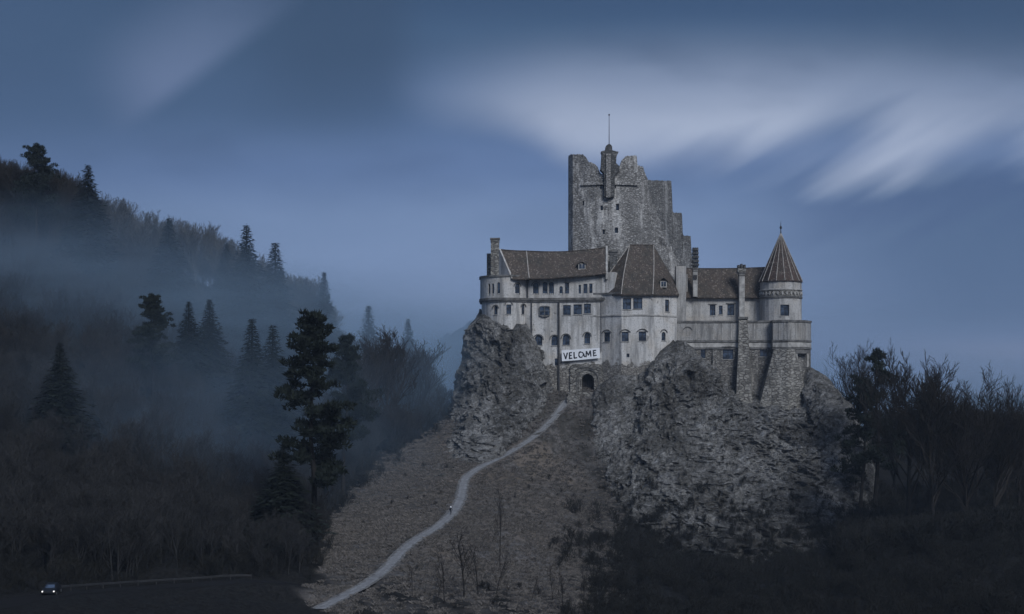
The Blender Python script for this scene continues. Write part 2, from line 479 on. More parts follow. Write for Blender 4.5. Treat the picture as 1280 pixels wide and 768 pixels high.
PLASTER = mk_plaster('lime_plaster', (.58, .565, .55, 1), 35.5)
PLASTER_UP = mk_plaster('plaster_upper', (.52, .505, .49, 1), 0, False)
TERRACE = mk_stone('terrace_masonry', (.30, .285, .265, 1), (.17, .16, .15, 1), (.10, .095, .09, 1), .9, .42, .45)
PARAPET = mk_plaster('parapet_plaster', (.37, .36, .35, 1), 0, False)
PLASTER_W = mk_plaster('wing_plaster', (.47, .455, .44, 1), 0, False)
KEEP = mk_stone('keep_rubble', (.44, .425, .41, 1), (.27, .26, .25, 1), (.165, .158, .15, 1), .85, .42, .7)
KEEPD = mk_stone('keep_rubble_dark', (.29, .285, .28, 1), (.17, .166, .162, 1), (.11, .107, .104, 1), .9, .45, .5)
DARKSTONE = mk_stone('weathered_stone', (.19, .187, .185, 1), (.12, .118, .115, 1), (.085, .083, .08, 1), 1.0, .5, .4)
ASHLAR = mk_stone('dressed_stone', (.30, .285, .26, 1), (.22, .21, .19, 1), (.13, .12, .11, 1), 1.4, .7, .4)
TRIM = mk_flat('string_course_stone', (.13, .125, .12), .9, .5, .8)
PALETRIM = mk_flat('pale_trim_stone', (.36, .345, .325), .9, .35, .8)
ROOF = mk_roof('clay_tiles', (.105, .082, .066, 1), (.062, .05, .043, 1))
CONE = mk_roof('cone_tiles', (.11, .075, .062, 1), (.065, .05, .044, 1))
RIDGE = mk_flat('ridge_mortar', (.34, .31, .28), .9, .3)
FRAME = mk_flat('dark_timber', (.035, .033, .035), .7, .4)
GLASS = mk_glass()
DARKWOOD = mk_flat('gate_oak', (.02, .018, .016), .7, .5)
LEAD = mk_flat('lead_pipe', (.045, .045, .048), .6, .3, 1, .4)
IRON = mk_flat('iron', (.03, .03, .032), .5, .3, 1, .4)
ROCK = mk_rock()
GROUND = mk_ground()
GRAVEL = mk_flat('path_gravel', (.235, .235, .24), .95, .38, 1.6, .1, 0, .6)
def mk_path():
    m, T, b = material('path_gravel', .95, .1)
    p = pos(T); e = T.node('ShaderNodeAttribute', attribute_name='edge').outputs['Fac']
    n = T.noise(p, .8, 6, .7); f = T.noise(p, 3.5, 5, .7)
    c = T.mix(T.sm(n, .3, .7), (.16, .16, .165, 1), (.29, .29, .295, 1))
    c = T.mix(T.sm(f, .55, .7, 0, .6), c, (.10, .098, .095, 1))
    c = T.mix(T.m('MULTIPLY', T.sm(e, .35, .05), T.sm(n, .48, .6, 0, .5)), c, (.13, .125, .12, 1))
    k = T.m('ADD', e, T.m('MULTIPLY', T.m('SUBTRACT', T.noise(p, .9, 5, .75), .5), 1.9))
    c = T.mix(T.sm(k, .62, 1.05), c, (.095, .088, .082, 1))
    T.l.new(c, b.inputs['Base Color']); bump(T, b, f, 1.0, .15)
    return m


GRAVEL = mk_path()
EDGING = mk_flat('path_edging', (.15, .145, .14), .95, .5, 1.5, .1)
ASPHALT = mk_flat('asphalt', (.020, .020, .021), 1.0, .25, 3.0, .0)
BARK = mk_flat('bark', (.020, .018, .017), .95, .45, 1.5, .1)
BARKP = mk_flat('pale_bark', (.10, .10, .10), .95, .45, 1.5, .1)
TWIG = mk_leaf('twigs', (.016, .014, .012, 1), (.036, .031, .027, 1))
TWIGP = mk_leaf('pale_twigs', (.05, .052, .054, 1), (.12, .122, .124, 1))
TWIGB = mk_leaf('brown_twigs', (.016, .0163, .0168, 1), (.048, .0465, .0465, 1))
NEEDLE = mk_leaf('needles', (.0085, .0125, .0095, 1), (.022, .029, .022, 1))
TUFT = mk_leaf('dry_grass', (.05, .045, .041, 1), (.2, .18, .165, 1))
SCRUB = mk_leaf('dark_scrub', (.009, .0095, .009, 1), (.026, .025, .022, 1))

# ------------------------------------------------------------------ ground
PATHP = [(716, 494, 396.5), (709, 500, 395), (690, 525, 386), (665, 548, 377), (630, 570, 365), (603, 583, 355), (583, 597, 342), (578, 612, 328), (575, 626, 314),
         (564, 643, 300), (545, 660, 286), (520, 675, 275), (500, 692, 263), (482, 712, 251), (455, 732, 240), (425, 748, 231), (398, 762, 224)]
ROADP = [(420, 738, 240), (330, 727, 232), (250, 731, 220), (170, 736, 206), (100, 741, 191), (54, 745.5, 178), (0, 756, 165), (-70, 772, 150), (-160, 800, 135)]
CP = [(-120, 300, 390), (-120, 230, 430), (-120, 500, 300), (-120, 690, 200),
      (0, 768, 158), (0, 720, 205), (0, 660, 235), (0, 600, 268), (0, 500, 320), (0, 400, 370), (0, 300, 412), (0, 252, 432),
      (100, 295, 432), (100, 500, 330), (100, 690, 230), (200, 345, 441), (200, 420, 400), (200, 500, 345), (200, 600, 290), (200, 690, 242), (300, 395, 450), (300, 500, 380),
      (300, 600, 315), (300, 690, 258), (400, 448, 462), (430, 480, 470), (480, 497, 480), (560, 530, 480),
      (380, 690, 270), (390, 600, 345), (420, 560, 400), (460, 590, 400), (520, 585, 425), (560, 560, 432),
      (575, 505, 402), (560, 532, 388), (520, 562, 370), (470, 602, 342), (430, 645, 312), (405, 690, 275),
      (500, 640, 308), (460, 690, 270), (530, 605, 340), (560, 575, 365), (590, 555, 375),
      (700, 560, 382), (690, 600, 362), (640, 610, 345), (640, 650, 312), (560, 700, 268), (640, 700, 280), (700, 650, 325), (600, 768, 232), (480, 768, 226),
      (720, 600, 372), (760, 500, 396), (745, 650, 342), (780, 690, 322), (750, 768, 244), (900, 768, 258), (900, 705, 345), (1000, 690, 350), (1100, 768, 240), (1280, 768, 220),
      (1080, 612, 400), (1060, 640, 385), (1150, 600, 420), (1280, 600, 385), (1280, 690, 285), (1150, 690, 300), (1280, 560, 450), (1150, 575, 470), (1400, 600, 380), (1400, 700, 280),
      (860, 520, 420), (960, 520, 420), (640, 520, 415), (700, 480, 425), (800, 480, 440)]
FAR = [(-400, 300, 60), (-300, 600, 45), (-100, 620, 22), (60, 620, 12), (250, 620, 4), (400, 400, 0), (320, 200, -8), (0, 120, -2), (-80, 110, 0), (100, 120, -8), (0, 30, 8), (-250, 120, 6), (-260, 200, 22), (250, 60, -4)]
C3 = np.array([list(P(*c)) for c in CP+PATHP+ROADP]+[list(c) for c in FAR])


def tps_fit(P2, z, lam=2.0):
    n = len(P2); d = np.linalg.norm(P2[:, None]-P2[None], axis=2)/100.
    K = np.where(d > 0, d*d*np.log(d+1e-12), 0)+np.eye(n)*lam*1e-3
    A = np.zeros((n+3, n+3)); A[:n, :n] = K; A[:n, n] = 1; A[:n, n+1:] = P2/100.; A[n:, :n] = A[:n, n:].T
    return np.linalg.solve(A, np.concatenate([z, np.zeros(3)]))


TW = tps_fit(C3[:, :2], C3[:, 2])


def hgt(x, y):
    x = np.atleast_1d(np.asarray(x, float)); y = np.atleast_1d(np.asarray(y, float))
    out = np.empty(len(x)); n = len(C3)
    for i in range(0, len(x), 20000):
        q = np.stack([x[i:i+20000], y[i:i+20000]], 1)
        d = np.linalg.norm(q[:, None]-C3[None, :, :2], axis=2)/100.
        K = np.where(d > 0, d*d*np.log(d+1e-12), 0)
        out[i:i+20000] = K@TW[:n]+TW[n]+q@TW[n+1:]/100.
    r = np.sqrt((x/1.1)**2+(y-300)**2)
    k = np.clip((r-290)/330., 0, 1); k = k*k*(3-2*k)
    out = np.clip(out, -20, 95)
    return out*(1-k)+3.0*k


def curve_pts(pts, step=1.0):
    """Catmull-Rom through 3-D points, resampled"""
    pts = [np.array(P(*p)) for p in pts]; Q = []
    for i in range(len(pts)-1):
        p0 = pts[max(i-1, 0)]; p1 = pts[i]; p2 = pts[i+1]; p3 = pts[min(i+2, len(pts)-1)]
        n = max(2, int(np.linalg.norm(p2-p1)/step))
        for t in np.linspace(0, 1, n, endpoint=False):
            Q.append(.5*(2*p1+(p2-p0)*t+(2*p0-5*p1+4*p2-p3)*t*t+(3*p1-p0-3*p2+p3)*t**3))
    Q.append(pts[-1])
    return np.array(Q)


PATHC = curve_pts(PATHP); ROADC = curve_pts(ROADP)


def near(x, y, C):
    d = np.full(len(x), 1e9); zz = np.zeros(len(x))
    for i in range(0, len(x), 20000):
        D = (x[i:i+20000, None]-C[None, :, 0])**2+(y[i:i+20000, None]-C[None, :, 1])**2
        k = D.argmin(1); d[i:i+20000] = np.sqrt(D[np.arange(len(k)), k]); zz[i:i+20000] = C[k, 2]
    return d, zz


def ground_z(x, y):
    """ground with the path and road benched into it"""
    x = np.atleast_1d(np.asarray(x, float)); y = np.atleast_1d(np.asarray(y, float))
    z = hgt(x, y)
    p3 = np.stack([x/9., y/9., x*0], 1)
    rough = fbm(p3, 4, 5)*.55
    for C, w0, w1 in ((PATHC, 1.7, 5.0), (ROADC, 3.4, 9.0)):
        m = (np.abs(x-C[:, 0].mean()) < 160) & (y > 110) & (y < 420)
        if m.any():
            d, zz = near(x[m], y[m], C)
            k = np.clip((w1-d)/(w1-w0), 0, 1); k = k*k*(3-2*k)
            z[m] = (z[m]+rough[m]*(1-k))*(1-k)+zz*k - rough[m]
    return z+rough


SHO = np.array([(300, 225), (390, 232), (400, 268), (430, 313), (470, 343), (520, 371), (560, 389), (578, 402), (600, 412)])


def is_wood(x, y):
    """the wooded valley and slope west of the castle hill"""
    px = 640+F*x/np.maximum(y, 1)
    sh = np.interp(px, SHO[:, 0], SHO[:, 1])
    return np.where(px < 390, y > 205+np.clip(px-60, 0, 300)*.11, y > sh+13+6*np.sin(x*.3)) & (px < 600)


def cover_dim_of(x, y):
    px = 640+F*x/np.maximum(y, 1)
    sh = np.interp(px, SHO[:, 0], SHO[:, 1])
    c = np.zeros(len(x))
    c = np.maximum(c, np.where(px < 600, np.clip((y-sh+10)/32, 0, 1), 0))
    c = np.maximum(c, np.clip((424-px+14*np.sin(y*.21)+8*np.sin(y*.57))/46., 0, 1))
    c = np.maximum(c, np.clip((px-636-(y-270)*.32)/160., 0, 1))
    c = np.maximum(c, np.clip((276-y+7*np.sin(px*.09+y*.11)+(px-480)*.06)/70., 0, 1)*.95*(px > 440))  # not only undergrowth: edge dimming painted into the nearest meadow colour
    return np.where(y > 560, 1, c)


gx = np.concatenate([[-3500, -2200, -1400, -900, -600, -450, -360], np.arange(-300, 301, 1.6), [360, 450, 600, 900, 1400, 2200, 3500]])
gy = np.concatenate([[-600, -300, -150, -60, 0, 50, 90], np.arange(115, 520, 1.6), [540, 570, 620, 700, 850, 1100, 1500, 2100, 2800, 3500]])
GX, GY = np.meshgrid(gx, gy); xs, ys = GX.ravel(), GY.ravel()
zs = ground_z(xs, ys)
nx, ny = len(gx), len(gy)
idx = np.arange(nx*ny).reshape(ny, nx)
fq = np.stack([idx[:-1, :-1], idx[:-1, 1:], idx[1:, 1:], idx[1:, :-1]], -1).reshape(-1, 4)
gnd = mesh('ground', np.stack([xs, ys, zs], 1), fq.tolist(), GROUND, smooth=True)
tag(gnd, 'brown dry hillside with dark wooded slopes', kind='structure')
at = gnd.data.attributes.new('cover_dim', 'FLOAT', 'POINT'); at.data.foreach_set('value', cover_dim_of(xs, ys).astype(np.float32))


def gz(x, y): return float(ground_z([x], [y])[0])


def ribbon(name, C, half, mat, lift, label, kind='structure', off=0.0, jag=0.0):
    T_ = np.gradient(C[:, :2], axis=0); T_ /= np.linalg.norm(T_, axis=1)[:, None]
    N_ = np.stack([T_[:, 1], -T_[:, 0]], 1); V = []; Fc = []
    m = 9
    for i, c in enumerate(C):
        for j in range(m):
            s = (j/(m-1)*2-1)*half
            if jag: s += jag*R.uniform(-1, 1)*(j in (0, m-1))
            V.append((c[0]+N_[i, 0]*(s+off), c[1]+N_[i, 1]*(s+off), c[2]+lift-(.05 if j in (0, m-1) else 0)))
    for i in range(len(C)-1):
        for j in range(m-1): Fc.append((i*m+j, i*m+j+1, (i+1)*m+j+1, (i+1)*m+j))
    o = mesh(name, V, Fc, mat, smooth=True)
    ea = o.data.attributes.new('edge', 'FLOAT', 'POINT'); ea.data.foreach_set('value', np.array([abs((i % m)/(m-1)*2-1) for i in range(len(V))], np.float32))
    return tag(o, label, kind=kind)


ribbon('path', PATHC, 1.15, GRAVEL, .10, 'pale gravel path winding up to the castle gate', jag=.26)
ribbon('path_verge', PATHC, .22, EDGING, .13, 'worn stone edging along the path', off=1.15, jag=.14)
ribbon('path_verge', PATHC, .22, EDGING, .13, 'worn stone edging along the path', off=-1.15, jag=.14)
ribbon('road', ROADC, 2.9, ASPHALT, .08, 'dark asphalt road along the foot of the wood')

# far hills, pale in the haze
def hill(pts, Y, depth, name, label):
    px = np.linspace(-400, 1700, 900); top = np.interp(px, [p[0] for p in pts], [p[1] for p in pts])
    V = []; Fc = []; m = 14
    for i, (a, t) in enumerate(zip(px, top)):
        for j in range(m):
            u = j/(m-1)*2-1
            y = Y+u*depth
            zt = Z(t, Y)
            z = (1-u*u)**1.2*(zt-1.0)+1.0
            z += (9*float(fbm(np.array([[a/60., y/300., 0]]), 4, 3)[0])+5*float(fbm(np.array([[a/5., y/60., 4.]]), 3, 8)[0]))*(1-u*u)
            V.append(((a-640)/F*Y, y, z))
    for i in range(len(px)-1):
        for j in range(m-1): Fc.append((i*m+j, (i+1)*m+j, (i+1)*m+j+1, i*m+j+1))
    return tag(mesh(name, V, Fc, GROUNDFAR, smooth=True), label, kind='structure')


GROUNDFAR = mk_flat('far_woods', (.035, .037, .036), .95, .4, .01, .1, 0, 0)
hill([(-400, 420), (300, 440), (480, 447), (525, 438), (560, 416), (590, 404), (640, 400), (720, 410), (850, 440), (950, 470), (1100, 520), (1700, 530)], 2600, 420, 'hills', 'far wooded hill fading into the mist')

# ------------------------------------------------------------------ rock under the castle
def crag(name, rings, cols, rows, seed, amp, label, dip=.95):
    """rings: (z, x0, x1, yfront, yback) from low to high"""
    rings = np.array(rings); zmin, zmax = rings[0, 0], rings[-1, 0]
    zz = np.linspace(zmin, zmax, rows)
    g = lambda k: np.interp(zz, rings[:, 0], rings[:, k])
    x0, x1, yf, yb = g(1), g(2), g(3), g(4)
    # more columns on the side that faces the valley
    th = np.linspace(0, 2*np.pi, cols, endpoint=False); th = th+.55*np.sin(th+np.pi/2)*1.0
    ct, st_ = np.cos(th), np.sin(th)
    ex = .72
    cx = np.sign(ct)*np.abs(ct)**ex; sy = np.sign(st_)*np.abs(st_)**ex
    xc, a = (x0+x1)/2, (x1-x0)/2
    yc, bb = (yf+yb)/2, (yb-yf)/2
    Xs = xc[:, None]+a[:, None]*cx[None]; Ys = yc[:, None]+bb[:, None]*sy[None]
    Zs = np.repeat(zz[:, None], cols, 1)
    nx_ = cx[None]/a[:, None]; ny_ = sy[None]/bb[:, None]; L = np.hypot(nx_, ny_); nx_, ny_ = nx_/L, ny_/L
    p = np.stack([Xs.ravel(), Ys.ravel(), Zs.ravel()], 1)
    # tilted strata
    cr, sr = math.cos(dip), math.sin(dip)
    q = np.stack([p[:, 0]*cr-p[:, 2]*sr, p[:, 1], p[:, 0]*sr+p[:, 2]*cr], 1)
    d = fbm(p/17., 3, seed)*amp*1.0
    w = fbm(p/6., 3, seed+4)
    d += ridged(q*np.array([1/20., 1/9., 1/3.8])+w[:, None]*.4, 4, seed+9, .6)*amp*.58
    s = q[:, 2]/3.3+w*1.1; s = s-np.floor(s)
    d += (s**2.2)*amp*.34*(.5+.5*vnoise(p/9., seed+2))
    blk = vnoise(np.floor(q*np.array([.42, .5, .6])+w[:, None]*.9)+.5, seed+21)
    rb = ridged(np.stack([p[:, 0]/5.5+w*.5, p[:, 1]/5.5, p[:, 2]/22.], 1), 3, seed+51, .55)
    d += rb*amp*.34
    d += blk*amp*.16
    d += ridged(p*np.array([1/1.6, 1/1.6, 1/3.4]), 3, seed+14, .65)*amp*.27
    d += ridged(q*np.array([1/9., 1/4., 1/1.7])+w[:, None]*.5, 3, seed+71, .6)*amp*.28
    fade = np.clip((zmax-p[:, 2])/6., 0.15, 1)
    d *= fade; d += np.clip((Z(640)-p[:, 2])/10., 0, 1)*2
    Xs = Xs+nx_*d.reshape(rows, cols); Ys = Ys+ny_*d.reshape(rows, cols)
    Zs = Zs+(fbm(p/3., 3, seed+30)*.5).reshape(rows, cols)
    V = np.stack([Xs.ravel(), Ys.ravel(), Zs.ravel()], 1)
    i = np.arange(rows*cols).reshape(rows, cols); i2 = np.roll(i, -1, 1)
    Fc = np.stack([i[:-1], i2[:-1], i2[1:], i[1:]], -1).reshape(-1, 4).tolist()
    Fc.append(tuple(i[-1].tolist())); Fc.append(tuple(i[0][::-1].tolist()))
    CRAGS.append((V, Fc))
    return tag(mesh(name, V, Fc, ROCK), label, kind='structure')


CRAGS = []


def cr(py, l, r, yf, yb, Y=400): return (Z(py, Y), X(l, Y), X(r, Y), yf, yb)


crag('rock_cliff', [cr(760, 640, 1066, 308, 466), cr(690, 676, 1066, 334, 458), cr(640, 696, 1068, 353, 454), cr(600, 712, 1072, 367, 452), cr(560, 724, 1086, 379, 450), cr(530, 736, 1066, 386, 445),
                    cr(512, 746, 1050, 392, 442), cr(500, 770, 1036, 399, 440), cr(490, 800, 1020, 405, 436)], 940, 210, 3, 2.3, 'craggy grey limestone cliff under the castle bay and terrace')
crag('rock_cliff', [cr(640, 530, 640, 338, 440), cr(590, 552, 622, 353, 440), cr(565, 560, 634, 361, 440), cr(540, 568, 658, 372, 440), cr(500, 576, 686, 385, 436), cr(470, 581, 687, 390.5, 430), cr(445, 588, 676, 396, 426),
                    cr(425, 592, 664, 398.3, 422), cr(400, 597, 640, 401.5, 420), cr(386, 600, 625, 404, 418)], 560, 240, 11, 1.35, 'steep grey limestone crag under the round bastion')
# spurs that climb the walls
crag('rock_spur', [cr(640, 722, 1010, 354, 425), cr(580, 748, 975, 371, 420), cr(540, 766, 945, 381, 415), cr(500, 785, 910, 388, 412), cr(475, 802, 893, 391, 410), cr(452, 818, 876, 392.5, 408), cr(437, 832, 862, 393.3, 404), cr(428, 842, 854, 393.8, 400)], 460, 190, 23, 1.5, 'pointed rock spur leaning on the castle wall between bay and terrace', -1.0)
crag('rock_spur', [cr(480, 634, 684, 391, 410), cr(450, 636, 676, 393.5, 409), cr(425, 638, 668, 396, 408), cr(412, 641, 662, 397.2, 406), cr(405, 645, 657, 397.8, 403)], 160, 70, 31, .7, 'narrow rock finger climbing the wall of the round bastion')
crag('rock_spur', [cr(640, 960, 1064, 362, 440), cr(600, 970, 1072, 370, 440), cr(570, 985, 1076, 378, 440), cr(520, 1000, 1064, 386, 440), cr(490, 1002, 1044, 392, 438), cr(470, 1003, 1030, 397, 430), cr(460, 1004, 1014, 400, 420)], 240, 120, 37, 1.0, 'rubble shoulder of rock below the corner of the terrace', 1.1)
crag('rock_spur', [cr(580, 712, 830, 379, 410), cr(530, 730, 812, 386, 410), cr(497, 742, 800, 391, 408), cr(483, 750, 805, 392.5, 406), cr(470, 764, 806, 394, 404)], 180, 60, 41, .8, 'low broken ledge of rock beside the castle gate')

# ------------------------------------------------------------------ castle
O = P(734, 489, 398)
castle = thing('castle', O, 'pale plastered hilltop castle with ruined keep and cone topped turret on the crags', 'castle')

arc = [(633+31*math.cos(math.radians(t)), 406-7.1*math.sin(math.radians(t))) for t in range(180, 39, -10)]
MAIN = [(602, 412)]+arc+[(664, 401.0), (700, 400), (752, 398.6), (777, 394.6), (815, 394.6), (846, 402)]
arc2 = [(633+32.5*math.cos(math.radians(t)), 406-7.4*math.sin(math.radians(t))) for t in range(180, 39, -10)]
UPPER = [(600.3, 412)]+arc2+[(664, 400.7), (700, 399.7), (757, 398.2)]
BAYL = [(752, 398.6), (777, 394.6), (815, 394.6), (846, 402)]
TERR = [(838, 403), (965, 401.8), (966.5, 398.6), (985, 396.8), (1006, 399.2), (1013.5, 404)]
WING = [(857, 408.5), (955, 408.5)]
tcen = pp(976, 407); TR = 25.6*407/F
TURR = [(976+25.6*math.cos(math.radians(t)), 407-TR*math.sin(math.radians(t))) for t in range(180, -1, -15)]
KEEPF = [(711, 414), (716, 412), (735, 410.5), (752, 409.6), (775, 409.6), (797, 411), (812, 414.5), (830, 420), (848, 428)]
LINES = dict(main=MAIN, upper=UPPER, terr=TERR, wing=WING, turret=TURR, keep=KEEPF)
CUTS = {k: MB() for k in LINES}


def hit(line, px):
    """where the sight line of column px meets a plan polyline: point, outward normal"""
    for (a, ya), (b, yb) in zip(line, line[1:]):
        if min(a, b) <= px <= max(a, b) and abs(b-a) > .01:
            A = Vector(pp(a, ya)); B = Vector(pp(b, yb)); k = (px-640)/F
            t = (k*A.y-A.x)/((B.x-A.x)-k*(B.y-A.y)); q = A.lerp(B, t)
            e = (B-A).normalized(); n = Vector((e.y, -e.x))
            return q, n, e
    raise ValueError(px)


def outline(kind, w, h):
    """window outline in its own plane, origin at centre"""
    a, b = w/2, h/2
    if kind in ('rect',): return [(-a, -b), (a, -b), (a, b), (-a, b)]
    if kind == 'seg': return [(-a, -b), (a, -b), (a, b*.8), (a*.5, b), (-a*.5, b), (-a, b*.8)]
    k = b-a
    return [(-a, -b), (a, -b)]+[(a*math.cos(t), k+a*math.sin(t)) for t in [math.pi*i/8 for i in range(9)]]


def window(key, px, py, w, h, kind='rect', hood=None, mull=1, trans=1, deep=.42, sill=True, pane=True):
    q, n, e = hit(LINES[key], px)
    s = q.y/F; w, h = w*s, h*s
    c = Vector((q.x, q.y, H+(HY-py)*s)); E3 = Vector((e.x, e.y, 0)); N3 = Vector((n.x, n.y, 0)); U = Vector((0, 0, 1))
    at_ = lambda u, v, d=0.: c+E3*u+U*v+N3*d
    ol = outline('rect' if kind == 'rect' else kind, w, h)
    CUTS[key].face_prism([at_(*p) for p in ol], N3, 1.0, -deep)
    t = .085
    mb = MB()
    # frame round the opening, set back in the reveal
    il = [(u*(1-2*t/w), v*(1-2*t/h)) for u, v in ol]; k = len(ol)
    A = [at_(*p, -deep+.19) for p in ol]; B = [at_(*p, -deep+.19) for p in il]
    A2 = [at_(*p, -deep+.06) for p in ol]; B2 = [at_(*p, -deep+.06) for p in il]
    V = A+B+A2+B2; Fc = []
    for i in range(k):
        j = (i+1) % k
        Fc += [(i, j, k+j, k+i), (k+i, k+j, 3*k+j, 3*k+i), (2*k+j, 2*k+i, 3*k+i, 3*k+j), (j, i, 2*k+i, 2*k+j)]
    mb.add(V, Fc)
    def bar(u0, u1, v0, v1): mb.face_prism([at_(u0, v0), at_(u1, v0), at_(u1, v1), at_(u0, v1)], N3, -deep+.07, -deep+.17)
    for i in range(mull): 
        u = w*((i+1)/(mull+1)-.5); bar(u-t*.5, u+t*.5, -h/2+t*.9, h/2-t*.9)
    for i in range(trans):
        v = h*((i+1)/(trans+1)-.42); bar(-w/2+t*.9, w/2-t*.9, v-t*.5, v+t*.5)
    f = mb.build('window', FRAME, castle)
    if pane: MB().face_prism([at_(*p) for p in il], N3, -deep+.055, -deep+.085).build('pane', GLASS, f)
    if sill: MB().face_prism([at_(-w/2-.15, -h/2-.16), at_(w/2+.15, -h/2-.16), at_(w/2+.15, -h/2-.003), at_(-w/2-.15, -h/2-.003)], N3, -.1, .18).build('sill', PALETRIM, f)
    if hood:
        a = w/2+.34; v0 = h/2-w/2*(kind == 'arch')-.1
        m = MB()
        if hood == 'arch': path = [(a*math.cos(x), v0+a*math.sin(x)) for x in [math.pi*i/10 for i in range(11)]]
        elif hood == 'gable': path = [(a*1.12, h/2-.12), (a*1.0, h/2+.06), (a*.55, h/2+.52), (0, h/2+.68), (-a*.55, h/2+.52), (-a*1.0, h/2+.06), (-a*1.12, h/2-.12)]
        else: path = [(a, h/2+.25), (-a, h/2+.25)]
        for (u0, v0_), (u1, v1_) in zip(path, path[1:]):
            dx, dy = u1-u0, v1_-v0_; L = math.hypot(dx, dy); ox, oy = dy/L*.11, -dx/L*.11
            u0, v0_, u1, v1_ = u0-dx/L*.04, v0_-dy/L*.04, u1+dx/L*.04, v1_+dy/L*.04
            m.face_prism([at_(u0-ox, v0_-oy), at_(u1-ox, v1_-oy), at_(u1+ox, v1_+oy), at_(u0+ox, v0_+oy)], N3, -.1, .24)
        m.build('hood_mould', TRIM, f)
    return f


# upper storey
for a in [(611.4, 362, 3.6, 15, 'arch', None, 0, 1), (616.2, 362, 3.6, 15, 'arch', None, 0, 1), (623.3, 360.5, 3.8, 15, 'arch', None, 0, 1), (646.8, 361.5, 6.4, 14, 'arch', 'arch', 1, 1),
          (669.7, 361, 7.2, 15, 'arch', 'arch', 1, 1), (681.3, 360.5, 6.2, 16, 'arch', None, 1, 1), (689.3, 360.5, 6.2, 16, 'arch', None, 1, 1), (701.3, 363.5, 4.2, 11, 'arch', None, 0, 1),
          (708.8, 360.8, 5.2, 14, 'rect', 'flat', 1, 2), (724.7, 361.8, 3, 11, 'rect', None, 0, 0), (731.8, 361, 5, 12, 'rect', None, 1, 1), (738.6, 360.6, 4, 12, 'rect', None, 0, 1)]:
    window('upper', *a, sill=False)
for a in [(619.6, 388, 5, 11, 'arch', 'arch', 1, 1), (636, 386.8, 6.2, 12, 'rect', 'arch', 1, 1), (654, 387, 5, 12, 'arch', 'arch', 1, 1),
          (708.6, 387.8, 9.6, 12.4, 'rect', None, 1, 1), (722, 387, 10.4, 12.4, 'rect', None, 2, 1), (734.2, 386, 8.6, 12.4, 'rect', None, 1, 1),
          (797.2, 379.3, 11.4, 14, 'rect', None, 1, 1), (779.8, 380, 2.6, 14, 'rect', None, 0, 1), (834, 382.3, 8, 15, 'rect', None, 1, 2),
          (673, 425.5, 9.6, 12.5, 'arch', 'arch', 1, 1), (693, 426, 7.6, 12.5, 'arch', 'arch', 1, 1), (707.6, 425, 9, 13, 'arch', 'arch', 1, 1), (734, 423, 7.2, 13.4, 'arch', 'arch', 1, 1),
          (758.6, 421.5, 9, 12, 'rect', 'gable', 1, 1), (781.5, 421, 8.6, 12, 'rect', 'gable', 1, 1), (803, 420.5, 9.4, 12, 'rect', 'gable', 1, 1), (829.6, 420.5, 8, 11, 'arch', 'gable', 1, 1)]:
    if a[0] == 779.8: a = (783.6, 380, 10.6, 14, 'rect', None, 1, 1)
    window('main', *a)
window('main', 695.2, 452.8, 4, 9, 'rect', None, 0, 0, sill=False)
window('main', 785, 444.5, 3.6, 4.5, 'rect', None, 0, 0, sill=False)
for a in [(890.8, 388, 7, 13, 'rect', 'flat', 1, 1), (901, 387.7, 4.6, 11, 'rect', None, 0, 1), (913.5, 387.6, 8.6, 14, 'rect', 'flat', 1, 1)]:
    window('wing', *a)
for a in [(879, 442, 6, 12, 'rect', 'flat', 0, 1), (910, 442, 13, 14.5, 'rect', 'flat', 1, 1), (954.5, 441, 9, 10, 'rect', 'flat', 1, 1), (859.6, 416.5, 7, 9.5, 'arch', 'gable', 0, 0)]:
    window('terr', *a)
window('turret', 981, 388, 11, 14, 'rect', None, 1, 1)
for a in [(729, 254, 2.6, 5.5), (752, 260, 3.4, 6), (772, 259, 4, 8), (754.7, 290, 2.6, 6), (770.6, 288, 4.4, 7), (752.6, 233, 5.5, 7), (767, 232, 6, 7)]:
    window('keep', *a, 'rect', None, 0, 0, deep=.9, sill=False)

# gate opening
gq, gn, ge = hit(MAIN, 734.5)
gs = gq.y/F; gc = Vector((gq.x, gq.y, 0)); GE = Vector((ge.x, ge.y, 0)); GN = Vector((gn.x, gn.y, 0))
gate_at = lambda px, py, d=0.: gc+GE*((px-734.5)*gs)+Vector((0, 0, H+(HY-py)*gs))+GN*d
gate_ol = [(727.2, 490), (742.4, 490)]+[(734.8+7.6*math.cos(t), 475.4-7.6*math.sin(t)) for t in [math.pi*i/10 for i in range(11)]]
GATE = MB().face_prism([gate_at(*p) for p in gate_ol], GN, 2.5, -2.6)
CUTS['main'].add(GATE.v, GATE.f)


def wall(name, line, back, z0, z1, mat, key=None):
    poly = [pp(*p) for p in line]+[pp(line[-1][0], back), pp(line[0][0], back)]
    o = MB().prism(poly, z0, z1).build(name, mat, castle)
    if key: cut(o, CUTS[key])
    return o


wall('facade_wall', MAIN, 421, Z(505), Z(367), PLASTER, 'main')
wall('upper_storey_wall', UPPER, 420, Z(376), Z(344.5), PLASTER_UP, 'upper')
wall('terrace_wall', TERR, 421, Z(512), Z(402.4), TERRACE, 'terr')
wall('wing_wall', WING, 419, Z(410), Z(369), PLASTER_W, 'wing')


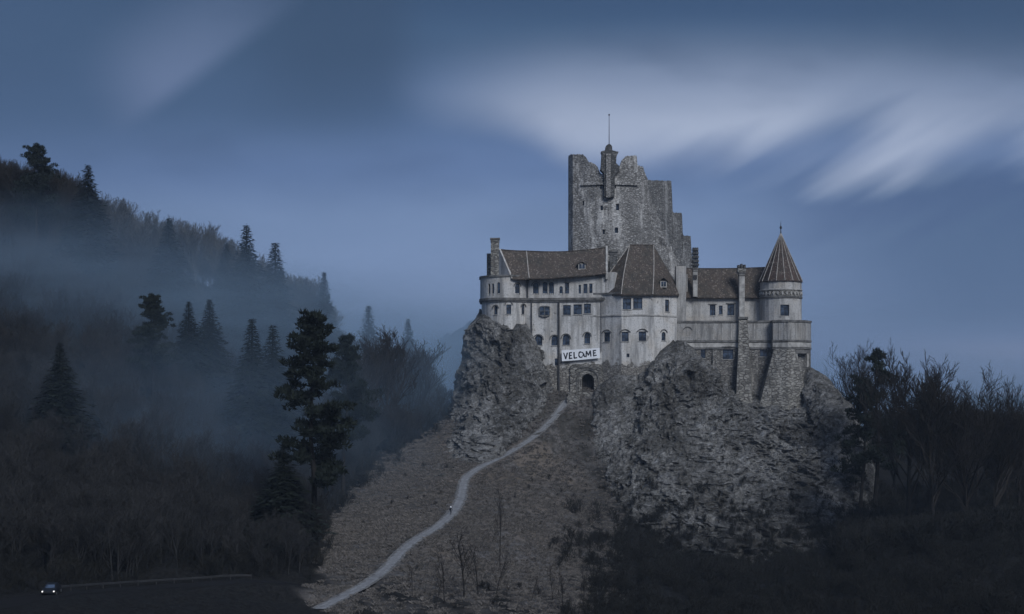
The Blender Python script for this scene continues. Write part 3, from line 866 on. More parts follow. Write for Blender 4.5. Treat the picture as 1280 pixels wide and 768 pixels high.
def band(name, line, z0, z1, out, mat, inn=.15, parent=castle):
    pts = [Vector(pp(*p)) for p in line]; n = len(pts)
    A = []; B = []
    for i, p in enumerate(pts):
        e0 = (pts[i]-pts[i-1]).normalized() if i else (pts[1]-pts[0]).normalized()
        e1 = (pts[i+1]-pts[i]).normalized() if i < n-1 else e0
        m0 = Vector((e0.y, -e0.x)); m1 = Vector((e1.y, -e1.x)); m = (m0+m1).normalized(); k = 1/max(.5, m.dot(m0))
        A.append(p+m*out*k); B.append(p-m*inn*k)
    V = [(a.x, a.y, z0) for a in A]+[(b.x, b.y, z0) for b in B]+[(a.x, a.y, z1) for a in A]+[(b.x, b.y, z1) for b in B]
    Fc = []
    for i in range(n-1):
        Fc += [(i, i+1, 2*n+i+1, 2*n+i), (2*n+i, 2*n+i+1, 3*n+i+1, 3*n+i), (n+i+1, n+i, 3*n+i, 3*n+i+1), (i+1, i, n+i, n+i+1)]
    Fc += [(0, 2*n, 3*n, n), (n-1, 2*n-1, 4*n-1, 3*n-1)]
    return mesh(name, V, Fc, mat, parent)


band('string_course', UPPER, Z(375.5), Z(372.6), .34, TRIM, 1.0)
band('string_course', UPPER, Z(377.2), Z(375.9), .14, TRIM, .5)
band('eaves_cornice', UPPER, Z(346.4), Z(344.2), .3, TRIM)
band('string_course', [(738, 399.05)]+BAYL, Z(396.2), Z(394.4), .2, PALETRIM)
band('eaves_cornice', [(740, 398.95)]+BAYL, Z(369.3), Z(366.8), .3, TRIM)
band('parapet_coping', TERR, Z(403.2), Z(400.6), .28, TRIM)
band('string_course', TERR, Z(427.6), Z(425.6), .34, TRIM)
band('string_course', TERR, Z(434.2), Z(428.4), .12, PALETRIM)
band('string_course', TERR, Z(436.6), Z(434.8), .28, TRIM)
band('eaves_cornice', WING, Z(371.6), Z(369.6), .3, TRIM)
# plastered parapet skin with its joints
band('parapet', TERR, Z(425.3), Z(403.6), .06, PARAPET, .1)
for px in [848, 870, 881, 892, 903, 914, 934, 943, 952, 961, 974, 981, 988, 995, 1001, 1008]:
    q, n, e = hit(TERR, px); N3 = Vector((n.x, n.y, 0)); E3 = Vector((e.x, e.y, 0)); c = Vector((q.x, q.y, 0))
    MB().face_prism([c-E3*.11+Vector((0, 0, Z(425))), c+E3*.11+Vector((0, 0, Z(425))), c+E3*.11+Vector((0, 0, Z(404))), c-E3*.11+Vector((0, 0, Z(404)))], N3, .0, .17).build('parapet_pilaster', PALETRIM, castle)
# terrace bastion: battered base and blind recess
def loft(name, polys, mat, parent=castle):
    k = len(polys[0][0]); V = []; Fc = []
    for poly, z in polys: V += [(p[0], p[1], z) for p in poly]
    for r in range(len(polys)-1):
        for i in range(k): Fc.append((r*k+i, r*k+(i+1) % k, (r+1)*k+(i+1) % k, (r+1)*k+i))
    Fc += [tuple(range(k))[::-1], tuple(range((len(polys)-1)*k, len(polys)*k))]
    return mesh(name, V, Fc, mat, parent)


loft('bastion_base', [([pp(944, 402), pp(948, 395.5), pp(985, 393.5), pp(1012, 396.5), pp(1018, 404), pp(1018, 416), pp(944, 416)], Z(512)),
                      ([pp(966, 402), pp(967.3, 398.0), pp(985, 396.1), pp(993.5, 397), pp(993.7, 400), pp(993.7, 416), pp(966, 416)], Z(437))], ASHLAR)
MB().pbox(994.5, 997, 438, 463, 397.3, 400.5).build('recess_jamb', PALETRIM, castle)
MB().pbox(1008.5, 1011, 438, 463, 400.2, 403).build('recess_jamb', PALETRIM, castle)
MB().pbox(994.5, 1011, 438, 442, 397.15, 401).build('recess_lintel', TRIM, castle)
MB().box(X(865, 403), X(893, 403), 402.15, 403, Z(497), Z(478)).build('ledge', PALETRIM, castle)
# buttresses of the terrace
loft('buttress', [([pp(918, 402.5), pp(919.5, 397.6), pp(941, 397.4), pp(942, 402.5)], Z(512)), ([pp(922, 402.6), pp(923, 400.3), pp(936, 400.2), pp(937, 402.6)], Z(436)),
                  ([pp(923.2, 402.6), pp(923.6, 401), pp(934, 401), pp(934.5, 402.6)], Z(399))], ASHLAR)
loft('buttress', [([pp(889, 403.5), pp(890, 401.4), pp(897, 401.4), pp(898, 403.5)], Z(500)), ([pp(890, 403.5), pp(891, 402), pp(896, 402), pp(897, 403.5)], Z(437))], TERRACE)
MB().prism([pp(922.4, 402.5), pp(922.9, 400.6), pp(935, 400.6), pp(935.4, 402.5)], Z(398.8), Z(396)).build('buttress_cap', TRIM, castle)
# pale wall tower between bay and terrace
MB().prism([pp(843.5, 409), pp(845, 404.6), pp(857.5, 404.6), pp(858, 416), pp(843.5, 416)], Z(455), Z(331)).build('stair_tower_wall', PLASTER_W, castle)

# downpipes
def pipe(px, y0, y1, key, r=.17):
    q, n, e = hit(LINES[key], px); b = Vector((q.x, q.y, 0))+Vector((n.x, n.y, 0))*.32
    MB().tube([b+Vector((0, 0, Z(y0))), b+Vector((0, 0, Z(y1)))], r, 8).build('downpipe', LEAD, castle)


pipe(664.6, 378, 434, 'main', .16); pipe(698.6, 378, 494, 'main', .26); pipe(660, 347.5, 372.2, 'upper', .2); pipe(752.2, 372, 440, 'main', .08)

# oriel with shutters on the facade
q, n, e = hit(MAIN, 681); N3 = Vector((n.x, n.y, 0)); E3 = Vector((e.x, e.y, 0)); c = Vector((q.x, q.y, Z(389)))
ol = [(-1.5, -1.2), (-.5, -1.65), (.5, -1.65), (1.5, -1.2), (1.5, 1.25), (.6, 1.5), (-.6, 1.5), (-1.5, 1.25)]
f = MB().face_prism([c+E3*u+Vector((0, 0, v)) for u, v in ol], N3, -.1, .5).build('oriel_window', TRIM, castle)
for u0 in (-1.3, .1):
    for v0 in (-1.1, .12):
        MB().face_prism([c+E3*u+Vector((0, 0, v)) for u, v in [(u0, v0), (u0+1.2, v0), (u0+1.2, v0+1.05), (u0, v0+1.05)]], N3, .45, .53).build('pane', GLASS, f)

# ---- roofs
def slab(name, rows, mat, thick=.28, parent=castle):
    """rows: polylines of equal length from front eave over the ridge to the back"""
    k = len(rows[0]); V = [Vector(p) for r in rows for p in r]; n = len(V)
    V2 = [v-Vector((0, 0, thick)) for v in V]; Fc = []
    r_ = len(rows)
    for i in range(r_-1):
        for j in range(k-1):
            a, b, c_, d_ = i*k+j, i*k+j+1, (i+1)*k+j+1, (i+1)*k+j
            Fc += [(a, b, c_, d_), (n+d_, n+c_, n+b, n+a)]
    ring = [j for j in range(k)]+[i*k+k-1 for i in range(1, r_)]+[(r_-1)*k+j for j in range(k-2, -1, -1)]+[i*k for i in range(r_-2, 0, -1)]
    for a, b in zip(ring, ring[1:]+ring[:1]): Fc.append((b, a, n+a, n+b))
    return mesh(name, V+V2, Fc, mat, parent)


def sag(a, b, n, s): 
    return [a.lerp(b, i/n)-Vector((0, 0, s*math.sin(math.pi*i/n))) for i in range(n+1)]


def poly3(pts, n):
    out = []
    for p, q_ in zip(pts, pts[1:]): out += sag(p, q_, n, .12)[:-1]
    return out+[pts[-1]]


eave = poly3([P(640, 348.6, 398.2), P(661.5, 348.2, 398.0), P(706, 346.3, 397.8), P(757.5, 341.4, 396.8)], 5)
ridge = poly3([P(625, 312.3, 407.5), P(658, 314.2, 408), P(706, 315, 408), P(757.5, 309.8, 407.5)], 5)
midl = [a.lerp(b, .5)-Vector((0, 0, .35)) for a, b in zip(eave, ridge)]
rear = [Vector((a.x, 419.5, a.z-.2)) for a in eave]
r1 = slab('tiled_roof', [eave, midl, ridge, rear], ROOF)
def rib(pts, r=.16, mat=RIDGE, parent=r1, name='ridge_tiles'): MB().tube(pts, r, 6).build(name, mat, parent)
rib([p+Vector((0, 0, .03)) for p in ridge], .2, ROOF)
rib([eave[5]+Vector((0, -.02, .05)), midl[5]+Vector((0, -.05, .05)), ridge[5]+Vector((0, 0, .05))], .17)
rib([eave[0]+Vector((0, 0, .05)), midl[0]+Vector((0, -.05, .05)), ridge[0]+Vector((0, 0, .05))], .22)
# gable at the west end with its chimney
g0, g1, ga = P(640, 348.4, 398.8), P(608.5, 347.6, 411), P(624.5, 312.6, 407.6)
gb = P(609.5, 319, 410.5)
gp = [(g1.x, g1.y), (g0.x, g0.y)]
nn = Vector((-(g0.y-g1.y), (g0.x-g1.x), 0)).normalized()
MB().face_prism([g1, g0, Vector(((g0.x*.5+g1.x*.5), (g0.y+g1.y)/2, ga.z)), Vector((g1.x*.95+g0.x*.05, g1.y*.95+g0.y*.05, gb.z))], nn, 0, .5).build('gable_wall', PLASTER_UP, castle)
gm = Vector(((g0.x*.5+g1.x*.5), (g0.y+g1.y)/2, ga.z))
def chimney(a, b, pt, pb, Y, d, mat=ASHLAR, cap=1.3, capmat=TRIM):
    o = MB().pbox(a, b, pt, pb, Y, Y+d).build('chimney', mat, castle)
    s = Y/F
    MB().box(X(a, Y)-.22, X(b, Y)+.22, Y-.22, Y+d+.22, Z(pt, Y)-.05, Z(pt, Y)+cap*.35).build('chimney_cap', capmat, o)
    MB().box(X(a, Y)-.1, X(b, Y)+.1, Y-.1, Y+d+.1, Z(pt, Y)-.75, Z(pt, Y)-.4).build('chimney_collar', capmat, o)
    return o


chimney(613.5, 624, 299.5, 349, 405, 2.2)
MB().pbox(608.4, 613.6, 317, 347, 408.6, 411).build('gable_shoulder', ASHLAR, castle)
# parapet gable closing the east end of the long roof
pe = [P(757, 343, 397.2), P(757, 309, 407.5), P(757, 343, 419)]
mbx = MB().face_prism([Vector((p.x, p.y, p.z+.35)) for p in pe]+[Vector((pe[2].x, pe[2].y, Z(350))), Vector((pe[0].x, pe[0].y, Z(350)))], (1, 0, 0), .05, .6).build('parapet_gable', PALETRIM, castle)
MB().prism([pp(757.5, 398.4), pp(768, 397.6), pp(772, 401), pp(772, 412), pp(757.5, 412)], Z(370), Z(341)).build('linking_wall', PLASTER_UP, castle)
chimney(762.5, 771.5, 315, 345, 404, 2.2, DARKSTONE)
# bay roof: steep hipped pyramid
bay = [P(747, 369.2, 401), P(776.5, 368.2, 393.7), P(816, 368.2, 393.7), P(848.5, 368.6, 401.5), P(850, 368.6, 414), P(747, 369, 414)]
ra, rb = P(787, 306.5, 406.5), P(817, 306.5, 406.5)
V = bay+[ra, rb]
V += [v-Vector((0, 0, .35)) for v in bay]
Fc = [(0, 1, 6), (1, 2, 7, 6), (2, 3, 7), (3, 4, 7), (4, 5, 6, 7), (5, 0, 6)]+[(i, 8+i, 8+(i+1) % 6, (i+1) % 6) for i in range(6)]+[(13, 12, 11, 10, 9, 8)]
# split the big faces so that they can sag and bell out slightly at the eaves
bm = bmesh.new(); vs = [bm.verts.new(v) for v in V]
for f_ in Fc: bm.faces.new([vs[i] for i in f_])
bmesh.ops.triangulate(bm, faces=[f_ for f_ in bm.faces if len(f_.verts) > 4])
bmesh.ops.subdivide_edges(bm, edges=bm.edges[:], cuts=3, use_grid_fill=True)
zt = ra.z; zb = bay[1].z; cxm = (ra+rb)/2
for v in bm.verts:
    k = (v.co.z-zb)/(zt-zb)
    if .02 < k < .98:
        s_ = 1+.055*math.sin(math.pi*k); v.co.x = cxm.x+(v.co.x-cxm.x)*s_; v.co.y = cxm.y+(v.co.y-cxm.y)*s_
me = bpy.data.meshes.new('hipped_roof')
for v in bm.verts: v.co -= O
bm.to_mesh(me); bm.free(); me.materials.append(ROOF)
r2 = bpy.data.objects.new('hipped_roof', me); COL.objects.link(r2); r2.parent = castle; ORG[r2.name] = O
def hip(a, b):
    pts = []
    for i in range(9):
        p = a.lerp(b, i/8); k = (p.z-zb)/(zt-zb); s_ = 1+.055*math.sin(math.pi*max(0, min(1, k)))
        pts.append(Vector((cxm.x+(p.x-cxm.x)*s_, cxm.y+(p.y-cxm.y)*s_, p.z+.05)))
    rib(pts, .13, RIDGE, r2)


hip(bay[0], ra); hip(bay[1], ra); hip(bay[2], rb)
rib([ra, rb], .18, ROOF, r2)
# dormers
def dormer(px, py, w, h, Yf, Yb, tri=False):
    a, b = X(px-w/2, Yf), X(px+w/2, Yf); z0, z1 = Z(py+h/2, Yf), Z(py-h/2, Yf); mid_ = (a+b)/2
    o = MB().box(a, b, Yf, Yb, z0, z1).build('dormer', PALETRIM, castle)
    MB().box(a+.25, mid_-.08, Yf-.06, Yf+.1, z0+.3, z1-.15).build('pane', GLASS, o)
    MB().box(mid_+.08, b-.25, Yf-.06, Yf+.1, z0+.3, z1-.15).build('pane', GLASS, o)
    zt_ = z1+(1.0 if tri else .55)
    slab('dormer_roof', [[Vector((a-.35, Yf-.35, z1-.1)), Vector((a-.35, Yb+1.5, z1-.1))], [Vector((mid_, Yf-.35, zt_)), Vector((mid_, Yb+1.5, zt_))], [Vector((b+.35, Yf-.35, z1-.1)), Vector((b+.35, Yb+1.5, z1-.1))]], ROOF, .15, o)


dormer(727.5, 333.5, 9, 7.5, 400.2, 405)
dormer(829.5, 355.5, 8, 8, 397.6, 402.5, True)
# wing roof
e0, e1 = P(857.5, 371.8, 407.4), P(953, 371.4, 407.4); h0, h1 = P(858, 335.8, 413.8), P(957, 334.6, 413.8)
we, wr = sag(e0, e1, 10, .1), sag(h0, h1, 10, .2)
wm = [a.lerp(b, .45)-Vector((0, 0, .3)) for a, b in zip(we, wr)]
r3 = slab('tiled_roof', [we, wm, wr, [Vector((p.x, 420.2, p.z)) for p in we]], ROOF)
rib([p+Vector((0, 0, .03)) for p in wr], .17, ROOF, r3)
MB().prism([pp(857.8, 408.7), pp(859.6, 408.7), pp(859.6, 419), pp(857.8, 419)], Z(371.5), Z(340)).build('parapet_gable', PLASTER_UP, castle)
chimney(924.2, 931, 342, 402, 406.3, 1.8, PALETRIM, 1.6)
MB().pbox(922.3, 932.6, 336, 340.5, 406.0, 408.4).build('chimney_head', ASHLAR, castle)
m = MB()
for a, b, t_ in [(922.5, 925, 331.5), (926.2, 928.4, 330), (929.6, 932.2, 331)]: m.pbox(a, b, t_, 336.3, 406.3, 408.2)
m.build('chimney_pots', DARKSTONE, castle)
chimney(866.5, 872, 336.5, 371, 406.3, 1.8, PALETRIM, 1.2)
MB().pbox(867.2, 871.4, 344, 349, 405.9, 406.5).build('chimney_collar', FRAME, castle)
# turret with conical roof
zt0, zt1 = Z(404, 407), Z(353.5, 407)
tw = MB().lathe((tcen[0], tcen[1]), [(TR, zt0), (TR, Z(375, 407)), (TR, zt1)], 24).build('turret_wall', PLASTER_W, castle)
cut(tw, CUTS['turret'])
MB().lathe(tcen, [(TR+.22, Z(374, 407)), (TR+.3, Z(372.4, 407)), (TR+.3, Z(371.6, 407)), (TR+.05, Z(371.3, 407))], 24).build('turret_cornice', TRIM, castle)
MB().lathe(tcen, [(TR+.06, Z(371.2, 407)), (TR+.06, Z(364.6, 407))], 24).build('turret_frieze', ASHLAR, castle)
MB().lathe(tcen, [(TR+.05, Z(364.5, 407)), (TR+.26, Z(364, 407)), (TR+.26, Z(362.8, 407)), (TR+.05, Z(362.4, 407))], 24).build('turret_cornice', PALETRIM, castle)
m = MB()
for t in range(0, 360, 12):
    a = math.radians(t); c = Vector((tcen[0]+math.cos(a)*(TR+.12), tcen[1]+math.sin(a)*(TR+.12), Z(368, 407)))
    d_ = Vector((math.cos(a), math.sin(a), 0)); s_ = Vector((-math.sin(a), math.cos(a), 0)); u_ = Vector((0, 0, 1))
    m.face_prism([c+s_*.35, c+u_*.55, c-s_*.35, c-u_*.55], d_, -.1, .12)
m.build('frieze_relief', PALETRIM, castle)
cap = P(975.5, 292, 407); CR = 27.2*407/F
NS = 16
prof = [(CR, Z(353.6, 407)), (CR, Z(352.6, 407)), (CR*.80, Z(340.5, 407)), (CR*.40, Z(316, 407)), (.12, cap.z)]
cr_ = MB().lathe(tcen, prof, NS).build('conical_roof', CONE, castle)
for j in range(NS):
    t = 2*math.pi*j/NS
    MB().tube([(tcen[0]+math.cos(t)*r_, tcen[1]+math.sin(t)*r_, z_+.04) for r_, z_ in prof[1:]], [.13, .12, .1, .06], 5).build('hip_tiles', RIDGE, cr_)
MB().lathe(tcen, [(.22, cap.z-.3), (.16, cap.z+.5), (.1, Z(287, 407)), (.34, Z(285.5, 407)), (.34, Z(284, 407)), (.1, Z(282.5, 407)), (.03, Z(276, 407))], 10).build('finial', IRON, castle)

# ---- keep
def curtain(name, line, top, zb, thick, mat, seed, jag=.14, rough=.16, back=None):
    """ragged standing wall: line (px,Y), top [(px,py)]"""
    px0, px1 = line[0][0], line[-1][0]; n = int(abs(px1-px0)/.9)+2
    pxs = np.linspace(px0, px1, n); 
    ly = np.interp(pxs, [p[0] for p in line], [p[1] for p in line]); tp = np.interp(pxs, [p[0] for p in top], [p[1] for p in top])
    rng = np.random.RandomState(seed)
    rows = 34; V = []
    zt = np.array([Z(t, y) for t, y in zip(tp, ly)])+rng.uniform(-1, 1, n)*jag
    for i in range(n):
        for j in range(rows): V.append(((pxs[i]-640)/F*ly[i], ly[i], zb+(zt[i]-zb)*j/(rows-1)))
    Vf = np.array(V); d = fbm(Vf/2.2, 4, seed)*rough+fbm(Vf/8., 2, seed+5)*rough*1.6
    Vf[:, 1] -= d
    Vb = np.array(V); Vb[:, 1] = (back if back else ly.repeat(rows)+thick)
    V = np.concatenate([Vf, Vb]); N = n*rows; Fc = []
    f = lambda i, j: i*rows+j
    for i in range(n-1):
        for j in range(rows-1):
            Fc.append((f(i, j), f(i+1, j), f(i+1, j+1), f(i, j+1))); Fc.append((N+f(i, j), N+f(i, j+1), N+f(i+1, j+1), N+f(i+1, j)))
        Fc.append((f(i, rows-1), f(i+1, rows-1), N+f(i+1, rows-1), N+f(i, rows-1))); Fc.append((f(i+1, 0), f(i, 0), N+f(i, 0), N+f(i+1, 0)))
    for j in range(rows-1):
        Fc.append((f(0, j), f(0, j+1), N+f(0, j+1), N+f(0, j))); Fc.append((f(n-1, j+1), f(n-1, j), N+f(n-1, j), N+f(n-1, j+1)))
    return mesh(name, V, Fc, mat, castle)


kw = curtain('keep_wall', KEEPF, [(711, 194.5), (714, 193), (728.5, 193), (732, 196), (736, 202.5), (743, 204.5), (746.5, 208), (749, 214), (752, 218), (773, 214), (775, 208), (777, 201), (781, 196.5), (784, 195),
             (796, 194.6), (797, 207), (804, 208.5), (806, 216), (809.5, 224), (810.5, 239), (814, 241), (815, 255), (820, 258), (821, 271), (826, 275), (827, 289), (833, 293), (834, 305), (840, 309), (841, 325), (848, 340)],
             Z(365), 4.2, KEEP, 61)
cut(kw, CUTS['keep'])
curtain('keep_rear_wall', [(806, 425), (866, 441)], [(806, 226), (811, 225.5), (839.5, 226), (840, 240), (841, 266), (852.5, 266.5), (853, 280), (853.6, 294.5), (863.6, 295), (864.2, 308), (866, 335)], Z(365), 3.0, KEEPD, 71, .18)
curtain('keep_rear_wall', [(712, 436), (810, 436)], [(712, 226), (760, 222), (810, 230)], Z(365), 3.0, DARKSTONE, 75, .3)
MB().prism([pp(711.2, 415), pp(719, 415), pp(718, 437), pp(711.8, 437)], Z(365), Z(214, 415)).build('keep_side_wall', KEEP, castle)
# ruined buttress running down the east face
curtain('keep_buttress', [(806, 413.2), (822, 415), (842, 419), (858, 424)], [(806, 300), (811, 262), (815, 268), (822, 282), (828, 296), (836, 308), (846, 322), (858, 334)], Z(372), 5, KEEP, 81, .5, .45)
# string course and central pier
band('string_course', [(727, 411.1), (735, 410.5), (752, 409.6), (775, 409.6), (797, 411)], Z(231.5, 410), Z(228.5, 410), .45, KEEP, .3)
pil = [(755.5, 246), (755.5, 217), (750.5, 212), (751.5, 207), (752.4, 192), (751.3, 189.5), (756.8, 188), (757.4, 182.6), (760, 180.4), (763, 180.4), (765.2, 183), (765.4, 188), (773.4, 190), (770.6, 196), (770.2, 204), (774.6, 208), (774, 214), (768.8, 219), (768.2, 246)]
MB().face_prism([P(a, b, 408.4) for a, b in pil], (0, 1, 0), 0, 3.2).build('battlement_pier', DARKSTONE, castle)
MB().face_prism([P(a, b, 408.0) for a, b in [(757.6, 247), (757.6, 192), (763.4, 192), (763.4, 247)]], (0, 1, 0), 0, .6).build('pier_shaft', KEEP, castle)
fp = MB().tube([P(761.4, 180.8, 409.8), P(761.4, 143.5, 409.8)], [.13, .07], 6).build('flagpole', IRON, castle)
MB().lathe((P(761.4, 0, 409.8).x, 409.8), [(.05, Z(145.2, 409.8)), (.24, Z(144.2, 409.8)), (.24, Z(143.4, 409.8)), (.05, Z(142.4, 409.8))], 8).build('flagpole_ball', IRON, fp)
# open belfry stump of stacked slabs
m = MB()
for i, y_ in enumerate([332, 327.5, 322.5, 317.5, 313]):
    w_ = 1.0-.05*i; m.pbox(869.8-4.2*w_, 869.8+4.2*w_, y_-2.2, y_, 415.5, 418)
for a in (866.3, 868.8, 871.4): m.pbox(a, a+1.5, 309.5, 336, 415.9, 417.6)
m.build('belfry', DARKSTONE, castle)

# ---- gateway
m = MB().face_prism([gate_at(a, b) for a, b in [(713, 491), (713, 458), (716, 455.5), (749, 455.5), (752, 458), (752, 491)]], GN, -.3, .55).build('gate_surround', ASHLAR, castle)
cut(m, GATE)
def arch_ring(cx_, cy_, r0, r1, d0, d1, name, mat, a0=0, a1=180, leg=0):
    mb = MB(); N_ = 16
    for i in range(N_):
        t0, t1 = math.radians(a0+(a1-a0)*i/N_), math.radians(a0+(a1-a0)*(i+1)/N_)
        mb.face_prism([gate_at(cx_+r*math.cos(t), cy_-r*math.sin(t)) for r, t in ((r0, t0), (r1, t0), (r1, t1), (r0, t1))], GN, d0, d1)
    if leg:
        for s_ in (-1, 1): mb.face_prism([gate_at(cx_+s_*r, y_) for r, y_ in ((r0, cy_), (r1, cy_), (r1, leg), (r0, leg))], GN, d0, d1)
    return mb.build(name, mat, castle)


arch_ring(734.8, 475.4, 8.0, 11.5, .4, .85, 'archivolt', ASHLAR, leg=490)
arch_ring(734.8, 475.4, 13.0, 14.2, .4, .8, 'archivolt', TRIM, leg=490)
arch_ring(732, 478, 18.5, 20, .4, .78, 'drip_mould', TRIM, 52, 128)
gd = MB().face_prism([gate_at(*p) for p in gate_ol], GN, -2.5, -2.3).build('gate_door', DARKWOOD, castle)
m = MB()
for a in (728.2, 731, 733.8, 736.6, 739.4): m.face_prism([gate_at(a, 490), gate_at(a+1.9, 490), gate_at(a+1.9, 476), gate_at(a, 476)], GN, -2.3, -2.2)
m.build('gate_planks', FRAME, gd)

# banner over the gate
bq = lambda px, py, d: gate_at(px, py, d)
ban = thing('welcome_banner', gate_at(726, 444, 1.0), 'white cloth banner with hand painted letters hung above the arched gate', 'banner')
cor = [(702.3, 438.2), (749.6, 435.2), (750.2, 447.8), (702.8, 451.8)]
def ban_at(u, v, d=0.0):
    a = (cor[0][0]*(1-u)+cor[1][0]*u, cor[0][1]*(1-u)+cor[1][1]*u); b = (cor[3][0]*(1-u)+cor[2][0]*u, cor[3][1]*(1-u)+cor[2][1]*u)
    w_ = .07*math.sin(u*9+1.0*v)+.05*math.sin(u*21+v*3)
    return bq(a[0]*(1-v)+b[0]*v, a[1]*(1-v)+b[1]*v+.35*math.sin(u*math.pi)*(.3+.5*v), .95+w_+d)


CLOTH = mk_flat('banner_cloth', (.78, .79, .82), .9, .06, .6, .1); PAINT = mk_flat('banner_paint', (.012, .014, .022), .8, .3, .6)
nu, nv = 40, 8; V = []; Fc = []
for s_ in (0, -.05):
    for i in range(nu+1):
        for j in range(nv+1): V.append(ban_at(i/nu, j/nv, s_))
N = (nu+1)*(nv+1); g_ = lambda i, j: i*(nv+1)+j
for i in range(nu):
    for j in range(nv):
        Fc += [(g_(i, j), g_(i, j+1), g_(i+1, j+1), g_(i+1, j)), (N+g_(i, j), N+g_(i+1, j), N+g_(i+1, j+1), N+g_(i, j+1))]
bd = [g_(i, 0) for i in range(nu+1)]+[g_(nu, j) for j in range(1, nv+1)]+[g_(i, nv) for i in range(nu-1, -1, -1)]+[g_(0, j) for j in range(nv-1, 0, -1)]
for a, b in zip(bd, bd[1:]+bd[:1]): Fc.append((a, b, N+b, N+a))
cl = mesh('cloth', V, Fc, CLOTH, ban, smooth=False)
LET = [[[(.055, .26), (.10, .80)], [(.10, .80), (.15, .26)]],
       [[(.205, .26), (.20, .80)], [(.20, .27), (.265, .26)], [(.20, .53), (.255, .52)], [(.20, .80), (.27, .78)]],
       [[(.325, .26), (.325, .80)], [(.325, .80), (.395, .76)]],
       [[(.520, .30), (.485, .24), (.455, .36), (.448, .56), (.47, .74), (.505, .77), (.54, .72)]],
       [[(.545, .30), (.575, .48), (.60, .74)], [(.555, .64), (.565, .56)]],
       [[(.635, .78), (.655, .24)], [(.655, .24), (.70, .62)], [(.70, .62), (.755, .22)], [(.755, .22), (.765, .74)]],
       [[(.835, .22), (.838, .74)], [(.835, .23), (.90, .22)], [(.838, .47), (.89, .45)], [(.838, .74), (.91, .70)]]]
m = MB()
for L_ in LET:
    for st_ in L_:
        for (u0, v0), (u1, v1) in zip(st_, st_[1:]):
            du, dv = (u1-u0)*47, (v1-v0)*13.2; l_ = math.hypot(du, dv); hw = .78*R.uniform(.85, 1.1)
            ou, ov = -dv/l_*hw/47, du/l_*hw/13.2; eu, ev = du/l_*.35/47, dv/l_*.35/13.2
            n_ = max(1, int(l_/2)); A = []; B = []
            for i in range(n_+1):
                t = i/n_; u, v = u0-eu+(u1-u0+2*eu)*t, v0-ev+(v1-v0+2*ev)*t
                A.append(ban_at(u+ou, v+ov, .025)); B.append(ban_at(u-ou, v-ov, .025))
            k = len(A)
            m.add(A+B, [(i, i+1, k+i+1, k+i) for i in range(n_)])
m.build('lettering', PAINT, ban)
m = MB()
for u, v, dx, dy in [(0, 0, -1.6, -2.2), (1, 0, 1.6, -2.2), (0, 1, -1.6, 1.6), (1, 1, 1.6, 1.6)]:
    k = cor[0 if (u, v) == (0, 0) else 1 if (u, v) == (1, 0) else 3 if (u, v) == (0, 1) else 2]
    m.tube([ban_at(u, v, 0), bq(k[0]+dx, k[1]+dy, .0)], .035, 4)
m.build('tie_cords', IRON, ban)

# stone steps up to the gate
st0 = gate_at(727, 489.5, 2.6)
steps = thing('stone_steps', (st0.x, st0.y, st0.z-2), 'worn grey stone landing and steps in front of the castle gate', 'steps')
m = MB()
l0, l1 = gate_at(711, 490.5, 0), gate_at(751, 490.5, 0)
m.prism([(p.x, p.y) for p in (l0, l1, l1+GN*3.2, l0+GN*3.2)], l0.z-4, l0.z-.02)
m.build('landing', ASHLAR, steps)
for i in range(6):
    a, b = gate_at(713-i*.4, 492, 3.2+i*.62), gate_at(728-i*.5, 492, 3.2+i*.62)
    MB().prism([(p.x, p.y) for p in (a, b, b+GN*.75, a+GN*.75)], l0.z-5, l0.z-.22*(i+1)-.05).build('step', ASHLAR, steps)

# ------------------------------------------------------------------ trees
def strip_tube(V, Fc, pts, rad, sides):
    n0 = len(V); k = len(pts)
    for i, p in enumerate(pts):
        d = pts[min(i+1, k-1)]-pts[max(i-1, 0)]
        d.normalize()
        a = d.cross(Vector((0, 0, 1)) if abs(d.z) < .9 else Vector((1, 0, 0))).normalized(); b = d.cross(a)
        for j in range(sides):
            t = 2*math.pi*j/sides; V.append(p+(a*math.cos(t)+b*math.sin(t))*rad[i])
    for i in range(k-1):
        for j in range(sides): Fc.append((n0+i*sides+j, n0+i*sides+(j+1) % sides, n0+(i+1)*sides+(j+1) % sides, n0+(i+1)*sides+j))


